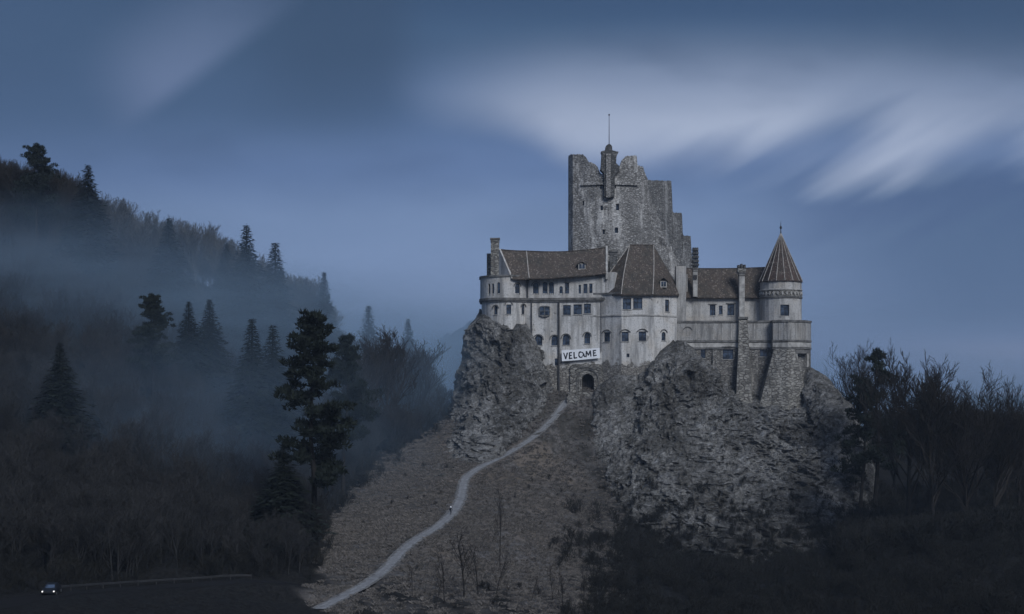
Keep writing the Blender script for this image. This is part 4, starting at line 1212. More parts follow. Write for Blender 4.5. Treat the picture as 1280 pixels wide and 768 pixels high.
def grow(seed, Ht=20., trunk=.5, limbs=10, kids=(7, 6, 3), spread=.75, r0=.24, first=.28, twig=.016, up=.16, maxlen=.5):
    """bare broadleaved tree: returns (trunk V,F), (crown V,F)"""
    r = random.Random(seed); TV, TF, CV, CF = [], [], [], []
    def branch(p, d, L, rad, lvl):
        n = 4 if lvl < 2 else (3 if lvl == 2 else 2)
        pts = [p.copy()]; rr = [rad]
        for i in range(n):
            d = (d+Vector((r.gauss(0, 1), r.gauss(0, 1), r.gauss(0, .6)))*(.06 if lvl == 0 else .16)+Vector((0, 0, up if lvl else .02))).normalized()
            pts.append(pts[-1]+d*L/n); rr.append(max(twig*.7, rad*(1-(i+1)/n*(.55 if lvl == 0 else .75))))
        sides = 7 if lvl == 0 else 4 if lvl == 1 else 3
        strip_tube(TV if lvl == 0 else CV, TF if lvl == 0 else CF, pts, rr, sides)
        if lvl > len(kids): return
        cnt = limbs if lvl == 0 else kids[lvl-1]
        for c in range(cnt):
            f = (first+(1-first)*(c+r.random()*.8)/cnt) if lvl == 0 else .22+.78*(c+r.random())/cnt
            f = min(f, .999); k = int(f*n); q = pts[k].lerp(pts[k+1], f*n-k); dd = (pts[k+1]-pts[k]).normalized()
            az = r.random()*2*math.pi if lvl == 0 else r.random()*2*math.pi
            perp = dd.orthogonal().normalized(); perp.rotate(Matrix.Rotation(az, 3, dd))
            ang = r.uniform(.45, .95)*spread*(1.15-.35*f if lvl == 0 else 1)
            nd = (dd*math.cos(ang)+perp*math.sin(ang)).normalized()
            if lvl == 0: l2 = Ht*maxlen*(1.08-.55*f)*r.uniform(.75, 1.1)
            else: l2 = L*r.uniform(.38, .62)*(1.15-.5*f)
            branch(q, nd, l2, max(twig, rr[k]*r.uniform(.42, .6)), lvl+1)
    branch(Vector((0, 0, -.8)), Vector((r.gauss(0, .03), r.gauss(0, .03), 1)), Ht*trunk+.8, r0, 0)
    zm = max(v.z for v in CV); s = Ht/zm
    for L_ in (TV, CV):
        for i, v in enumerate(L_): L_[i] = Vector((v.x*s, v.y*s, v.z*s))
    return (TV, TF), (CV, CF)


def spruce(seed, Ht=20., rad=3.4, low=.1, dens=1.0):
    r = random.Random(seed); TV, TF, CV, CF = [], [], [], []
    strip_tube(TV, TF, [Vector((0, 0, -.8)), Vector((0, 0, Ht*.5)), Vector((0, 0, Ht*.97))], [.27, .16, .03], 7)
    z = Ht*low
    lop = [r.uniform(.75, 1.15) for _ in range(8)]
    while z < Ht*.985:
        k = z/Ht; n = 7 if k < .8 else 5
        L0 = rad*(1-k)**.95*(1 if k > low+.12 else .62+.38*(k-low)/.12)+.10; tz = .35+.65*min(1, (1-k)*3.0)
        a0 = r.random()*6.28
        for i in range(n):
            a = a0+6.283*i/n+r.uniform(-.3, .3); L = L0*r.uniform(.62, 1.12)*lop[int((a % 6.283)/6.284*8)]
            ca, sa = math.cos(a), math.sin(a); m_ = max(2, int(L/.36*dens))
            for j in range(m_):
                t = (j+.4)/m_; q = Vector((ca*L*t, sa*L*t, z+.25*L*t*(1-k)-.42*L*t*t))
                wdt = .68*(1-.5*t)*min(1, .2+L*.3)*tz
                for c in range(6):
                    s_ = r.uniform(-1, 1); o = Vector((-sa*s_*wdt+r.gauss(0, .08), ca*s_*wdt+r.gauss(0, .08), r.gauss(0, .09)-abs(s_)*.14))
                    l_ = r.uniform(.4, .85)*(1-.3*t)*tz; hw = r.uniform(.09, .2)*tz
                    dv = Vector((ca+(-sa)*s_*.8, sa+ca*s_*.8, -.35+r.gauss(0, .22))).normalized()*l_
                    pv = Vector((-sa, ca, r.gauss(0, .5))).normalized()*hw
                    n0 = len(CV); CV += [q+o-pv, q+o+pv, q+o+dv]; CF.append((n0, n0+1, n0+2))
        z += r.uniform(.36, .5)*(1.15-.45*k)/dens**.5
    return (TV, TF), (CV, CF)


def pine(seed, Ht=20., rad=4.2, low=.38, limbs=62, crooked=.2):
    r = random.Random(seed); TV, TF, CV, CF = [], [], [], []
    tp = [Vector((0, 0, -.8))]
    for i in range(6): tp.append(Vector((tp[-1].x+r.gauss(0, crooked), tp[-1].y+r.gauss(0, crooked), Ht*(i+1)/6.2)))
    strip_tube(TV, TF, tp, [.32, .27, .23, .19, .14, .09, .03], 7)
    def at_z(z):
        f = max(0, min(5.999, z/Ht*6.2)); k = int(f); return tp[k].lerp(tp[k+1], f-k)
    def clump(c, R_, n):
        for _ in range(n):
            while True:
                o = Vector((r.uniform(-1, 1), r.uniform(-1, 1), r.uniform(-1, 1)))
                if o.length < 1: break
            q = c+Vector((o.x*R_, o.y*R_, o.z*R_*.48))
            dv = (o*.6+Vector((r.gauss(0, .5), r.gauss(0, .5), .55+r.gauss(0, .4)))).normalized()*r.uniform(.26, .5); pv = dv.orthogonal().normalized(); pv.rotate(Matrix.Rotation(r.random()*6.28, 3, dv.normalized())); pv *= r.uniform(.06, .13)
            n0 = len(CV); CV.extend([q-pv, q+pv, q+dv]); CF.append((n0, n0+1, n0+2))
    for i in range(limbs):
        f = low+(1-low)*((i+r.random())/limbs)**.9; z = Ht*f*.985
        k = (f-low)/(1-low); L = rad*((1-k)**.7*.95+.13)*r.uniform(.6, 1.1)*min(1, .55+k*3)
        a = r.random()*6.283+i*2.4; p0 = at_z(z)
        d = Vector((math.cos(a), math.sin(a), .02+.14*k)); pts = [p0.copy()]
        for j in range(3): pts.append(pts[-1]+(d+Vector((r.gauss(0, .15), r.gauss(0, .15), .05*j))).normalized()*L/3)
        strip_tube(CV, CF, pts, [.07, .05, .035, .02], 4)
        for j in range(4):
            t = .45+.6*j/3; q = pts[min(2, int(t*3*.95))].lerp(pts[min(3, int(t*3*.95)+1)], (t*3*.95) % 1)
            q = q+Vector((r.gauss(0, .4), r.gauss(0, .4), r.gauss(0, .2)))
            clump(q, r.uniform(.5, .95)*(.45+.55*L/rad), int(r.uniform(60, 100)*(.5+.5*L/rad)))
    clump(at_z(Ht*.985), .3, 30); clump(at_z(Ht*.95), .5, 40)
    return (TV, TF), (CV, CF)


def proto_mesh(name, VF, mat):
    me = bpy.data.meshes.new(name); me.from_pydata([tuple(v) for v in VF[0]], [], VF[1]); me.materials.append(mat); me.update(); return me


class Kind:
    """one kind of tree: shared trunk and crown meshes"""
    def __init__(s, name, gen, bark, leaf, Ht):
        s.name, s.H = name, Ht
        t, c = gen; s.trunk = proto_mesh('trunk', t, bark); s.crown = proto_mesh('crown', c, leaf)
    def put(s, x, y, h, label, cat='tree', group=None, z=None, wide=1.0):
        z = gz(x, y) if z is None else z
        if s.name == 'spruce': wide *= 1.6
        o = thing(s.name, (x, y, z-.15), label, cat, group, R.random()*6.28)
        k = h/s.H; o.scale = (k*wide, k*wide, k)
        for n_, me in (('trunk', s.trunk), ('crown', s.crown)):
            c = bpy.data.objects.new(n_, me); COL.objects.link(c); c.parent = o
        return o


SPR = [Kind('spruce', spruce(100+i, 20., 4.0+.3*i), BARK, NEEDLE, 20.) for i in range(3)]
PIN = [Kind('pine', pine(200+i, 20., 4.3, (.34, .28, .40)[i]), BARK, NEEDLE, 20.) for i in range(3)]
PINO = [Kind('pine', pine(220+i, 20., 4.0, .34, 27, .3), BARK, NEEDLE, 20.) for i in range(2)]
BAR = [Kind('bare_tree', grow(300+i, 20., .58, 15, (8, 6, 4), .72, .25, .38, twig=.026, maxlen=.52), BARK, TWIG, 20.) for i in range(4)]
BARW = [Kind('bare_tree', grow(330+i, 20., .5, 17, (8, 6, 4), .82, .32, .34, twig=.024, maxlen=.66), BARK, TWIG, 20.) for i in range(2)]
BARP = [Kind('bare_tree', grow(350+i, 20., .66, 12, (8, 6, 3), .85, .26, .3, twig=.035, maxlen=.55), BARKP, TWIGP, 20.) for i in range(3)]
BARB = [Kind('bare_tree', grow(370+i, 20., .62, 11, (7, 5, 3), .85, .22, .25, twig=.035, maxlen=.55), BARK, TWIGB, 20.) for i in range(4)]
SAP = [Kind('sapling', grow(400+i, 10., .75, 8, (5, 3), .7, .12, .25, twig=.028, maxlen=.45), BARK, TWIG, 10.) for i in range(4)]


def tree(kind, px, top, Y, label, group=None, wide=1.0, cat='tree'):
    x = X(px, Y); z = gz(x, Y); h = max(3.0, (Z(top, Y)-z)*1.05)
    return kind.put(x, Y, h, label, cat, group, z, wide)


# ridge in the west
for a in [(SPR[0], 110, 211, 408, 'dark spruce rising above the west end of the misty ridge', 1.15), (SPR[1], 211, 276, 412, 'short dark spruce among bare trees halfway along the ridge', 1.15),
          (SPR[2], 308, 286, 415, 'tall pointed spruce standing alone above the fog', 1.0), (SPR[0], 344, 309, 418, 'broad spruce beside the tall pointed spruce on the foggy ridge', 1.1),
          (SPR[1], 283, 307, 436, 'faint spruce half lost in mist behind the tall pointed spruce', 1.0), (PIN[0], 45, 187, 410, 'dark pine with ragged top at the highest end of the ridge', 1.0),
          (SPR[0], 405, 345, 440, 'thin see-through larch at the low end of the ridge', .8),
          (SPR[2], 461, 386, 440, 'lone spruce poking above bare trees in the misty valley', .9), (SPR[1], 510, 402, 600, 'tiny faded spruce in the mist near the far hill', .9)]:
    tree(*a[:5], wide=a[5])
# middle of the wood
for a in [(PIN[1], 392, 402, 266, 'big dark pine with layered boughs at the edge of the wood', .92), (PIN[2], 428, 428, 318, 'slimmer dark pine just behind the big layered pine', .8),
          (SPR[0], 315, 404, 330, 'small spruce peeking out above brown woodland', 1.0), (SPR[1], 341, 412, 335, 'small blunt spruce next to the big layered pine', 1.0),
          (PIN[0], 190, 374, 338, 'dim leaning pine over the foggy middle slope', 1.0), (SPR[2], 236, 380, 352, 'hazy spruce in the fog behind the dim leaning pine', 1.0),
          (SPR[0], 262, 378, 365, 'hazy twin topped spruce deep in the fog', 1.15), (SPR[1], 75, 432, 290, 'nearly black spruce low on the shaded slope', 1.2),
          (SPR[0], 355, 560, 262, 'low dark spruce with flat spreading boughs in the brown wood', 1.5)]:
    tree(*a[:5], wide=a[5])
for px, top, Y, k, w in [(437, 432, 350, 1, .9), (468, 425, 372, 0, .9), (485, 412, 378, 2, 1.0), (497, 420, 390, 3, 1.0), (526, 428, 400, 1, 1.15), (512, 440, 405, 0, .9), (545, 470, 420, 2, .9), (455, 455, 360, 3, 1.0)]:
    tree(BAR[k], px, top, Y, 'tall bare tree standing in mist between the dark pines and the crag', 'bare trees in the misty valley', w)
# bare trees along the ridge, seen against the sky
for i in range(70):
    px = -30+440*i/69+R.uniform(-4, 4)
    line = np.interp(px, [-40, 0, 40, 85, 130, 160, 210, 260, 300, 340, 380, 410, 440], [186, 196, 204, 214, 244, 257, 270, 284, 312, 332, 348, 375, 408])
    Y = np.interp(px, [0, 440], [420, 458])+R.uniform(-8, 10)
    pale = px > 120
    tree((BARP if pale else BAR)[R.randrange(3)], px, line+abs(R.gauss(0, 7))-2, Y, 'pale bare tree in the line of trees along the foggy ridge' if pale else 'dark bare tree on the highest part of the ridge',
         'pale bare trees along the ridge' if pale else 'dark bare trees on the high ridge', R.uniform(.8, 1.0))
# trees east of the crag
tree(PINO[0], 1096, 447, 368, 'tall dark pine standing between bare trees beside the castle crag', wide=.95)
tree(PINO[1], 1074, 479, 364, 'shorter dark pine touching the tall pine beside the crag', wide=.9)
for px, top, Y, k, w, lab in [(1060, 430, 402, BARW[0], .9, 'wide bare tree with fine twigs right behind the two dark pines'), (1130, 446, 335, BAR[1], 1.0, 'slender bare tree just past the two dark pines'),
                              (1205, 460, 330, BARW[1], 1.1, 'broad round headed bare tree, largest in the eastern wood'), (1168, 472, 326, BAR[2], 1.0, 'bare tree with forked trunk before the broad round headed one'),
                              (1238, 478, 325, BARW[0], .85, 'dense dark bare tree merging with the broad round headed one'), (1272, 498, 335, BAR[3], 1.0, 'low bare tree at the very edge of the eastern wood')]:
    tree(k, px, top, Y, lab, None, w)
for i in range(17):
    px = R.uniform(1092, 1330); Y = R.uniform(335, 440)
    top = np.interp(px, [1040, 1080, 1120, 1160, 1200, 1250, 1330], [515, 492, 494, 492, 486, 502, 510])+R.uniform(0, 50)
    tree((BAR+BARW)[R.randrange(6)], px, top, Y, 'dark bare tree massed in the wood east of the crag', 'dark bare trees east of the crag', R.uniform(.8, 1.05))
# saplings on the meadow
for px, top, Y, k, w in [(579, 662, 240, 0, 1.1), (556, 690, 236, 1, .9), (598, 680, 243, 2, 1.0), (620, 690, 246, 3, .9), (516, 705, 236, 1, .8), (690, 705, 250, 0, .8), (634, 725, 240, 2, .9), (664, 720, 245, 3, .9), (703, 716, 244, 1, 1), (545, 716, 233, 3, .8), (730, 715, 250, 2, 1.0), (770, 725, 252, 0, 1.)]:
    tree(SAP[k], px, top, Y, 'thin leafless sapling on the brown meadow beside the path', 'leafless saplings on the meadow', w, 'sapling')
tree(SAP[1], 625, 612, 272, 'tallest leafless sapling, alone in the middle of the brown meadow', None, .5, 'sapling')


# ------------------------------------------------------------------ masses nobody could count
def scatter(name, protos, pts, label, cat):
    """pts: (x,y,z,scale,rot); one object, geometry-nodes instances of the prototypes"""
    cc = bpy.data.collections.new(name+'_source')
    for i, pm in enumerate(protos):
        o = bpy.data.objects.new('%s_source' % name, pm); cc.objects.link(o)
    me = bpy.data.meshes.new(name); me.from_pydata([p[:3] for p in pts], [], [])
    for nm, k in (('sc', 3), ('rz', 4)):
        a = me.attributes.new(nm, 'FLOAT', 'POINT'); a.data.foreach_set('value', np.array([p[k] for p in pts], np.float32))
    a = me.attributes.new('pick', 'INT', 'POINT'); a.data.foreach_set('value', np.array([R.randrange(len(protos)) for p in pts], np.int32))
    ob = bpy.data.objects.new(name, me); COL.objects.link(ob)
    ng = bpy.data.node_groups.new(name, 'GeometryNodeTree')
    ng.interface.new_socket('Geometry', in_out='INPUT', socket_type='NodeSocketGeometry'); ng.interface.new_socket('Geometry', in_out='OUTPUT', socket_type='NodeSocketGeometry')
    gi, go = ng.nodes.new('NodeGroupInput'), ng.nodes.new('NodeGroupOutput')
    io = ng.nodes.new('GeometryNodeInstanceOnPoints'); ci = ng.nodes.new('GeometryNodeCollectionInfo')
    ci.inputs['Collection'].default_value = cc; ci.inputs['Separate Children'].default_value = True; ci.inputs['Reset Children'].default_value = True
    io.inputs['Pick Instance'].default_value = True
    def attr(nm, ty):
        n_ = ng.nodes.new('GeometryNodeInputNamedAttribute'); n_.data_type = ty; n_.inputs['Name'].default_value = nm
        return [o_ for o_ in n_.outputs if o_.enabled and o_.name == 'Attribute'][0]
    cx_ = ng.nodes.new('ShaderNodeCombineXYZ'); ng.links.new(attr('rz', 'FLOAT'), cx_.inputs[2])
    ng.links.new(gi.outputs[0], io.inputs['Points']); ng.links.new(ci.outputs[0], io.inputs['Instance'])
    ng.links.new(attr('pick', 'INT'), io.inputs['Instance Index']); ng.links.new(attr('sc', 'FLOAT'), io.inputs['Scale'])
    ng.links.new(cx_.outputs[0], io.inputs['Rotation'])
    ng.links.new(io.outputs[0], go.inputs[0])
    md = ob.modifiers.new('scatter', 'NODES'); md.node_group = ng
    return tag(ob, label, cat, kind='stuff')


def joined(K):
    """trunk and crown of a kind as one prototype mesh"""
    me = bpy.data.meshes.new('wood_source'); V = []; Fc = []
    for s_ in (K.trunk, K.crown):
        n0 = len(V); V += [v.co[:] for v in s_.vertices]; Fc += [tuple(i+n0 for i in p.vertices) for p in s_.polygons]
    me.from_pydata(V, [], Fc); me.materials.append(K.crown.materials[0]); return me


def spots(n, x0, x1, y0, y1, test, seed, s0, s1, sink=.2):
    r = np.random.RandomState(seed); x = r.uniform(x0, x1, n); y = r.uniform(y0, y1, n)
    k = test(x, y); x, y = x[k], y[k]; z = ground_z(x, y)-sink
    return list(zip(x.tolist(), y.tolist(), z.tolist(), r.uniform(s0, s1, len(x)).tolist(), r.uniform(0, 6.28, len(x)).tolist()))


def wood_west(x, y):
    px = 640+F*x/y
    d, _ = near(x, y, ROADC)
    top = np.interp(px, [0, 440], [424, 458])
    return is_wood(x, y) & (px > -110) & (y < top) & (d > 6)


wp = spots(5200, -270, 5, 190, 462, wood_west, 1, .34, .62)
wp += spots(420, -210, -50, 425, 490, lambda x, y: (640+F*x/y < 450), 12, .42, .6)
wp2 = spots(330, -60, 8, 330, 520, lambda x, y: is_wood(x, y) & (640+F*x/y > 400) & (640+F*x/y < 505), 2, .5, .8)
wp2 += spots(150, -40, 8, 395, 520, lambda x, y: is_wood(x, y) & (640+F*x/y >= 505), 22, .4, .6)
scatter('woodland', [joined(k) for k in BARB], wp, 'brown leafless woodland massed on the misty slope', 'woodland')
scatter('woodland', [joined(k) for k in BAR], wp2, 'dark leafless woodland filling the misty valley beside the crag', 'woodland')

scatter('woodland', [joined(k) for k in BAR[:3]], spots(520, 88, 330, 330, 620, lambda x, y: (640+F*x/y > 1085) & ((y > 430) | (x > 150)), 44, .45, .75), 'dark leafless woodland behind the eastern trees', 'woodland')

bush = []
for i in range(3):
    (tv, tf), (cv, cf) = grow(500+i, 3.2, .35, 12, (6, 4), .95, .05, .05, twig=.016, maxlen=.7)
    n0 = len(tv); bush.append(proto_mesh('scrub_source', (tv+cv, tf+[tuple(j+n0 for j in f_) for f_ in cf]), SCRUB))


def scrub_test(x, y):
    px = 640+F*x/y
    c = cover_dim_of(x, y); r = np.random.RandomState(5).uniform(0, 1, len(x))
    d1, _ = near(x, y, PATHC); d2, _ = near(x, y, ROADC)
    ry = np.interp(px, [-60, 0, 54, 100, 170, 250, 330, 420], [150, 165, 178, 191, 206, 220, 232, 240])
    return (c > r*.85+.12) & (px > -60) & (px < 1340) & (d1 > 4) & (d2 > 5) & ~(is_wood(x, y) & (y > 300)) & ((px > 430) | (y > ry)) & ~((px > 700) & (px < 1060) & (y > 352))


sp = spots(9000, -150, 170, 150, 400, scrub_test, 6, .45, 1.5, .1)
sp = [(x, y, z, s_*(.5 if 425 < 640+F*x/y < 735 and y < 280 else 1.0), a) for x, y, z, s_, a in sp if not (400 < 640+F*x/y < 700 and y < 280 and (x*7.31+y*3.77) % 1.0 > .16)]
sp += spots(420, -50, 30, 232, 392, lambda x, y: (near(x, y, PATHC)[0] > 4) & (cover_dim_of(x, y) < .5) & (fbm(np.stack([x/14., y/14., x*0], 1), 3, 77) > .22), 19, .16, .5, .05)
sp += spots(700, 55, 140, 296, 350, lambda x, y: (640+F*x/y > 1052) & (640+F*x/y < 1330), 29, 1.4, 2.7, .1)
sp += spots(900, 75, 125, 318, 385, lambda x, y: (640+F*x/y > 1066) & (640+F*x/y < 1128), 31, 1.6, 3.0, .1)
from mathutils.bvhtree import BVHTree
bvh = BVHTree.FromPolygons(np.concatenate([CRAGS[0][0], CRAGS[2][0], CRAGS[4][0]]).tolist(),
                           [tuple(f_) for f_ in CRAGS[0][1]]+[tuple(i+len(CRAGS[0][0]) for i in f_) for f_ in CRAGS[2][1]]+[tuple(i+len(CRAGS[0][0])+len(CRAGS[2][0]) for i in f_) for f_ in CRAGS[4][1]])
rr = random.Random(91)
for _ in range(6500):
    x_, y_ = rr.uniform(5, 118), rr.uniform(310, 440)
    hit_ = bvh.ray_cast(Vector((x_, y_, 90)), Vector((0, 0, -1)))
    if hit_[0] is None: continue
    z_ = hit_[0].z
    pr = min(1, max(0, (6-z_)/16.))**1.2+(.10 if hit_[1].z > .55 else 0)
    if z_ < 26 and rr.random() < pr: sp.append((x_, y_, z_-.15, rr.uniform(.22, .85)*(1 if z_ < 4 else .5), rr.uniform(0, 6.28)))
scatter('undergrowth', bush, sp, 'dark leafless scrub covering the lower slopes', 'undergrowth')


def tuft_mesh(seed):
    r = random.Random(seed); V = []; Fc = []
    for _ in range(26):
        a = r.random()*6.28; b = Vector((r.gauss(0, .16), r.gauss(0, .16), -.05)); l_ = r.uniform(.18, .42)
        d = Vector((math.cos(a)*.6, math.sin(a)*.6, 1)).normalized()*l_; p_ = Vector((-math.sin(a), math.cos(a), 0))*.025
        n0 = len(V); V += [b-p_, b+p_, b+d*.6+Vector((0, 0, .03)), b+d*1.0+Vector((math.cos(a), math.sin(a), -.5))*.1]; Fc += [(n0, n0+1, n0+2), (n0+1, n0+3, n0+2)]
    return proto_mesh('grass_source', (V, Fc), TUFT)


def meadow(x, y):
    c = cover_dim_of(x, y); d, _ = near(x, y, PATHC)
    px = 640+F*x/y
    return (c < .25+.72*np.random.RandomState(3).uniform(0, 1, len(x))) & (px > 380) & (px < 780) & (d > 1.9)


scatter('grass', [tuft_mesh(i) for i in range(3)], spots(30000, -55, 40, 222, 400, meadow, 9, .6, 2.1, .02), 'dry brown grass tufts on the meadow', 'grass')

# ------------------------------------------------------------------ boulders beside the path
def boulder(px, py, Y, r_, seed, label):
    x = X(px, Y); z = gz(x, Y)
    bm = bmesh.new(); bmesh.ops.create_icosphere(bm, subdivisions=4, radius=1)
    V = np.array([v.co[:] for v in bm.verts]); n_ = V*(1+.35*ridged(V*.8+seed, 3, seed)[:, None]*.6+.2*fbm(V*2+seed, 3, seed)[:, None])
    for v, c in zip(bm.verts, n_): v.co = Vector((c[0]*r_, c[1]*r_*.8, c[2]*r_*.62))
    me = bpy.data.meshes.new('boulder'); bm.to_mesh(me); bm.free(); me.materials.append(ROCK)
    o = bpy.data.objects.new('boulder', me); COL.objects.link(o); o.location = (x, Y, z+r_*.15)
    tag(o, label, 'boulder')


boulder(553, 604, 343, .9, 1, 'grey boulder on the meadow edge just before the bend of the path')
boulder(545, 603, 344, .6, 2, 'small boulder beside the larger one near the path bend')
boulder(655, 541, 384, .8, 3, 'grey boulder at the foot of the crag beside the upper path')

# ------------------------------------------------------------------ walker on the path
def skin_mesh(name, nodes, edges, mat, parent, sub=2):
    me = bpy.data.meshes.new(name); me.from_pydata([n_[0] for n_ in nodes], edges, [])
    o = bpy.data.objects.new(name, me); COL.objects.link(o)
    md = o.modifiers.new('s', 'SKIN'); md.use_smooth_shade = True
    for i, n_ in enumerate(nodes): me.skin_vertices[0].data[i].radius = n_[1] if hasattr(n_[1], '__len__') else (n_[1], n_[1]); me.skin_vertices[0].data[i].use_root = (i == 0)
    o.modifiers.new('d', 'SUBSURF').levels = sub
    bpy.context.view_layer.update(); dg = bpy.context.evaluated_depsgraph_get()
    nm = bpy.data.meshes.new_from_object(o.evaluated_get(dg), depsgraph=dg)
    o.modifiers.clear(); o.data = nm; nm.materials.clear(); nm.materials.append(mat)
    o.parent = parent
    return o


wk = np.argmin(np.abs(PATHC[:, 1]-299)); wp_ = PATHC[wk]
per = thing('person', (wp_[0]+.1, wp_[1], wp_[2]+.1), 'person in dark clothes and white hood walking up the path', 'person', None, math.radians(-25))
DARKCL = mk_flat('dark_clothes', (.02, .022, .028), .9, .3, 6); WHITECL = mk_flat('white_hood', (.78, .78, .8), .9, .05, 6); SKIN = mk_flat('skin', (.45, .3, .24), .6, .1, 6)
N_ = [((0, 0, .95), (.15, .11)), ((0, 0, 1.15), (.15, .11)), ((0, 0, 1.38), (.17, .11)), ((0, 0, 1.50), .07), ((0, .01, 1.60), .085), ((0, .01, 1.71), .085),
      ((-.10, 0, .90), .10), ((-.11, .22, .50), .075), ((-.11, .12, .09), .05), ((-.11, .30, .05), .045),
      ((.10, 0, .90), .10), ((.11, -.08, .48), .075), ((.11, -.32, .12), .05), ((.11, -.20, .05), .045),
      ((-.21, 0, 1.40), .07), ((-.27, -.12, 1.14), .055), ((-.26, -.02, .90), .042), ((-.26, .04, .80), .035),
      ((.21, 0, 1.40), .07), ((.27, .10, 1.14), .055), ((.26, .26, .95), .042), ((.26, .33, .88), .035)]
E_ = [(0, 1), (1, 2), (2, 3), (3, 4), (4, 5), (0, 6), (6, 7), (7, 8), (8, 9), (0, 10), (10, 11), (11, 12), (12, 13), (2, 14), (14, 15), (15, 16), (16, 17), (2, 18), (18, 19), (19, 20), (20, 21)]
skin_mesh('body', N_, E_, DARKCL, per)
hd = MB(); 
bm = bmesh.new(); bmesh.ops.create_uvsphere(bm, u_segments=16, v_segments=12, radius=1)
hv = []
for v in bm.verts:
    c = v.co; k = 1.0 if c.z > -.2 else 1.0+(-c.z-.2)*.9
    hv.append((c.x*.155*k, c.y*.165*k-.01, 1.64+c.z*.19))
hf = [tuple(v.index for v in f_.verts) for f_ in bm.faces]; bm.free()
mesh('hood', hv, hf, WHITECL, per, True, local=True)
MB().box(-.15, .15, -.27, -.10, 1.05, 1.45).build('backpack', DARKCL, per, local=True)

# ------------------------------------------------------------------ car and guard rail on the road
ck = np.argmin(np.abs(ROADC[:, 1]-180.5)); cp_ = ROADC[ck]
tg = ROADC[min(ck+4, len(ROADC)-1)]-ROADC[ck-4]
car = thing('parked_car', (cp_[0], cp_[1], cp_[2]+.08), 'dark car on the road below the wood with both headlights lit', 'car', None, math.radians(-84))
CARP = mk_flat('car_paint', (.008, .009, .012), .55, .1, 1, .2, 0, 0); RUB = mk_flat('tyre_rubber', (.015, .015, .015), .9, .2); RIM = mk_flat('wheel_rim', (.3, .3, .31), .35, .1, 1, .5, .8, 0)
LAMP, T_, b_ = material('headlight_glow', .3); b_.inputs['Emission Color'].default_value = (1, .96, .9, 1); b_.inputs['Emission Strength'].default_value = .55
prof = [(2.05, .35), (2.12, .55), (2.05, .72), (1.1, .92), (.55, 1.38), (-.9, 1.42), (-1.65, 1.0), (-2.05, .92), (-2.1, .5), (-2.0, .3)]
V = []; Fc = []; k = len(prof)
for x_, z_ in prof:
    w_ = .86 if z_ < .95 else .66
    w_ *= .93 if abs(x_) > 1.95 else 1
    V += [(x_, -w_, z_), (x_, w_, z_)]
Fc = [(2*i, 2*i+1, 2*((i+1) % k)+1, 2*((i+1) % k)) for i in range(k)]+[tuple(2*i for i in range(k))[::-1], tuple(2*i+1 for i in range(k))]
bm = bmesh.new(); vs = [bm.verts.new(v) for v in V]
for f_ in Fc: bm.faces.new([vs[i] for i in f_])
bmesh.ops.recalc_face_normals(bm, faces=bm.faces); bmesh.ops.bevel(bm, geom=bm.edges[:], offset=.06, segments=2, affect='EDGES')
me = bpy.data.meshes.new('body'); bm.to_mesh(me); bm.free(); me.materials.append(CARP)
o = bpy.data.objects.new('body', me); COL.objects.link(o); o.parent = car
MB().add([(1.06, -.60, .97), (1.06, .60, .97), (.62, .52, 1.35), (.62, -.52, 1.35), (1.02, -.6, .95), (1.02, .6, .95), (.58, .52, 1.33), (.58, -.52, 1.33)], [(0, 1, 2, 3), (7, 6, 5, 4), (0, 4, 5, 1), (2, 6, 7, 3), (1, 5, 6, 2), (0, 3, 7, 4)]).build('windscreen', GLASS, car, local=True)
for sy in (-1, 1):
    MB().tube([(2.0, sy*.70, .68), (2.13, sy*.70, .68)], .095, 10).build('headlight', LAMP, car, local=True)
    for sx in (1.3, -1.3):
        w = MB().tube([(sx, sy*.70, .32), (sx, sy*.90, .32)], .32, 18).build('wheel', RUB, car, local=True)
        MB().tube([(sx, sy*.895, .32), (sx, sy*.915, .32)], .2, 12).build('rim', RIM, w, local=True)

i0, i1 = np.argmin(np.abs(ROADC[:, 1]-232)), np.argmin(np.abs(ROADC[:, 1]-188))
seg = ROADC[min(i0, i1):max(i0, i1)+1]
tt = np.gradient(seg[:, :2], axis=0); tt /= np.linalg.norm(tt, axis=1)[:, None]; no = np.stack([-tt[:, 1], tt[:, 0]], 1)
if no[:, 1].mean() < 0: no = -no
gl = np.concatenate([seg[:, :2]+no*3.4, seg[:, 2:]], 1)
RAIL = mk_flat('dark_rail', (.032, .031, .031), .6, .3, 1, .4)  # plain dark grey for rail and posts
gr = thing('guardrail', tuple(gl[len(gl)//2]), 'grey metal guardrail along the far edge of the road', 'guardrail')
V = []; Fc = []
for i, c in enumerate(gl):
    for dz, dn in ((.5, 0), (.58, -.06), (.66, 0), (.74, -.06), (.82, 0)): V.append((c[0]+no[i, 0]*dn, c[1]+no[i, 1]*dn, c[2]+dz))
for i in range(len(gl)-1):
    for j in range(4): Fc.append((i*5+j, (i+1)*5+j, (i+1)*5+j+1, i*5+j+1))
mesh('rail', V, Fc, RAIL, gr)
for i in range(0, len(gl), 4):
    c = gl[i]; MB().box(c[0]-.06, c[0]+.06, c[1]+.02, c[1]+.14, c[2]-.3, c[2]+.85).build('post', RAIL, gr)

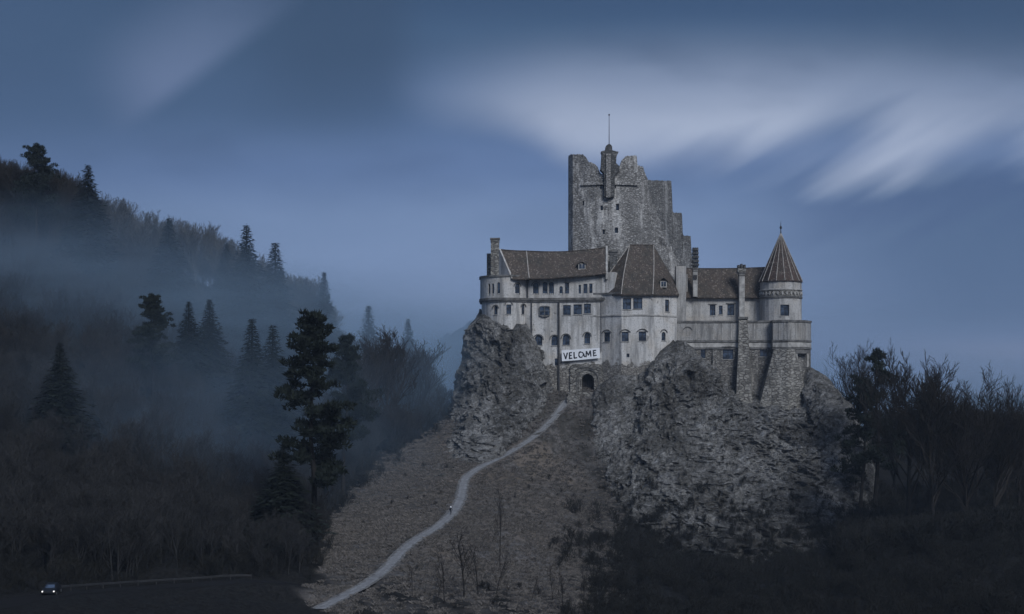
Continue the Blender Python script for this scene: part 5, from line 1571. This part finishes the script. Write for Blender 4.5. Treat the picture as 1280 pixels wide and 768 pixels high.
# ------------------------------------------------------------------ air
def volume(name, col, dens, aniso=0.0):
    m_ = bpy.data.materials.new(name); m_.use_nodes = True; T = NT(m_.node_tree); T.n.clear()
    out = T.node('ShaderNodeOutputMaterial'); v = T.node('ShaderNodeVolumePrincipled')
    v.inputs['Color'].default_value = col; v.inputs['Anisotropy'].default_value = aniso
    T.l.new(v.outputs[0], out.inputs['Volume'])
    if isinstance(dens, float): v.inputs['Density'].default_value = dens
    return m_, T, v


hz, _, _ = volume('thin_haze', (.66, .8, 1.0, 1), .00011)
zlo = float(zs.min())
hb = MB().box(-3700, 3700, -700, 3700, zlo-1.0, 185.0).build('haze', hz)
tag(hb, 'thin blue evening haze', kind='stuff')


def mist(c, size, dens, seed, label):
    m_, T, v = volume('mist', (.46, .66, .88, 1), None, 0.0)
    tc = T.node('ShaderNodeTexCoord').outputs['Object']
    ln = T.node('ShaderNodeVectorMath', operation='LENGTH'); T.l.new(tc, ln.inputs[0])
    fall = T.sm(ln.outputs['Value'], 1.0, .1)
    n_ = T.noise(T.mapping(tc, (2.6, 2.6, 3.5), (0, 0, 0), (seed, 0, 0)), 1.0, 3, .55)
    T.l.new(T.m('MULTIPLY', T.m('MULTIPLY', fall, T.sm(n_, .25, .65, .35, 1.0)), dens), v.inputs['Density'])
    bm = bmesh.new(); bmesh.ops.create_icosphere(bm, subdivisions=3, radius=1.0)
    me = bpy.data.meshes.new('mist'); bm.to_mesh(me); bm.free(); me.materials.append(m_)
    o = bpy.data.objects.new('mist', me); COL.objects.link(o); o.location = c; o.scale = size
    return tag(o, label, kind='stuff')


mist(P(80, 345, 372), (80, 48, 26), .0140, 1, 'bank of mist lying on the upper wooded slope')
mist(P(320, 395, 392), (62, 48, 20), .021, 4, 'bank of mist lying at the foot of the ridge trees')
mist(P(270, 525, 315), (68, 58, 30), .0072, 6, 'thin veil of mist in the middle of the wood')
mist(P(495, 470, 405), (42, 40, 22), .020, 8, 'mist drifting through the bare valley trees')
mist(P(520, 470, 640), (130, 110, 36), .012, 7, 'mist filling the valley behind the crag')
mist(P(560, 455, 1500), (700, 420, 120), .0042, 9, 'deep mist in front of the far hill')
mist(P(1250, 500, 700), (260, 160, 34), .010, 13, 'mist in the low ground beyond the eastern wood')
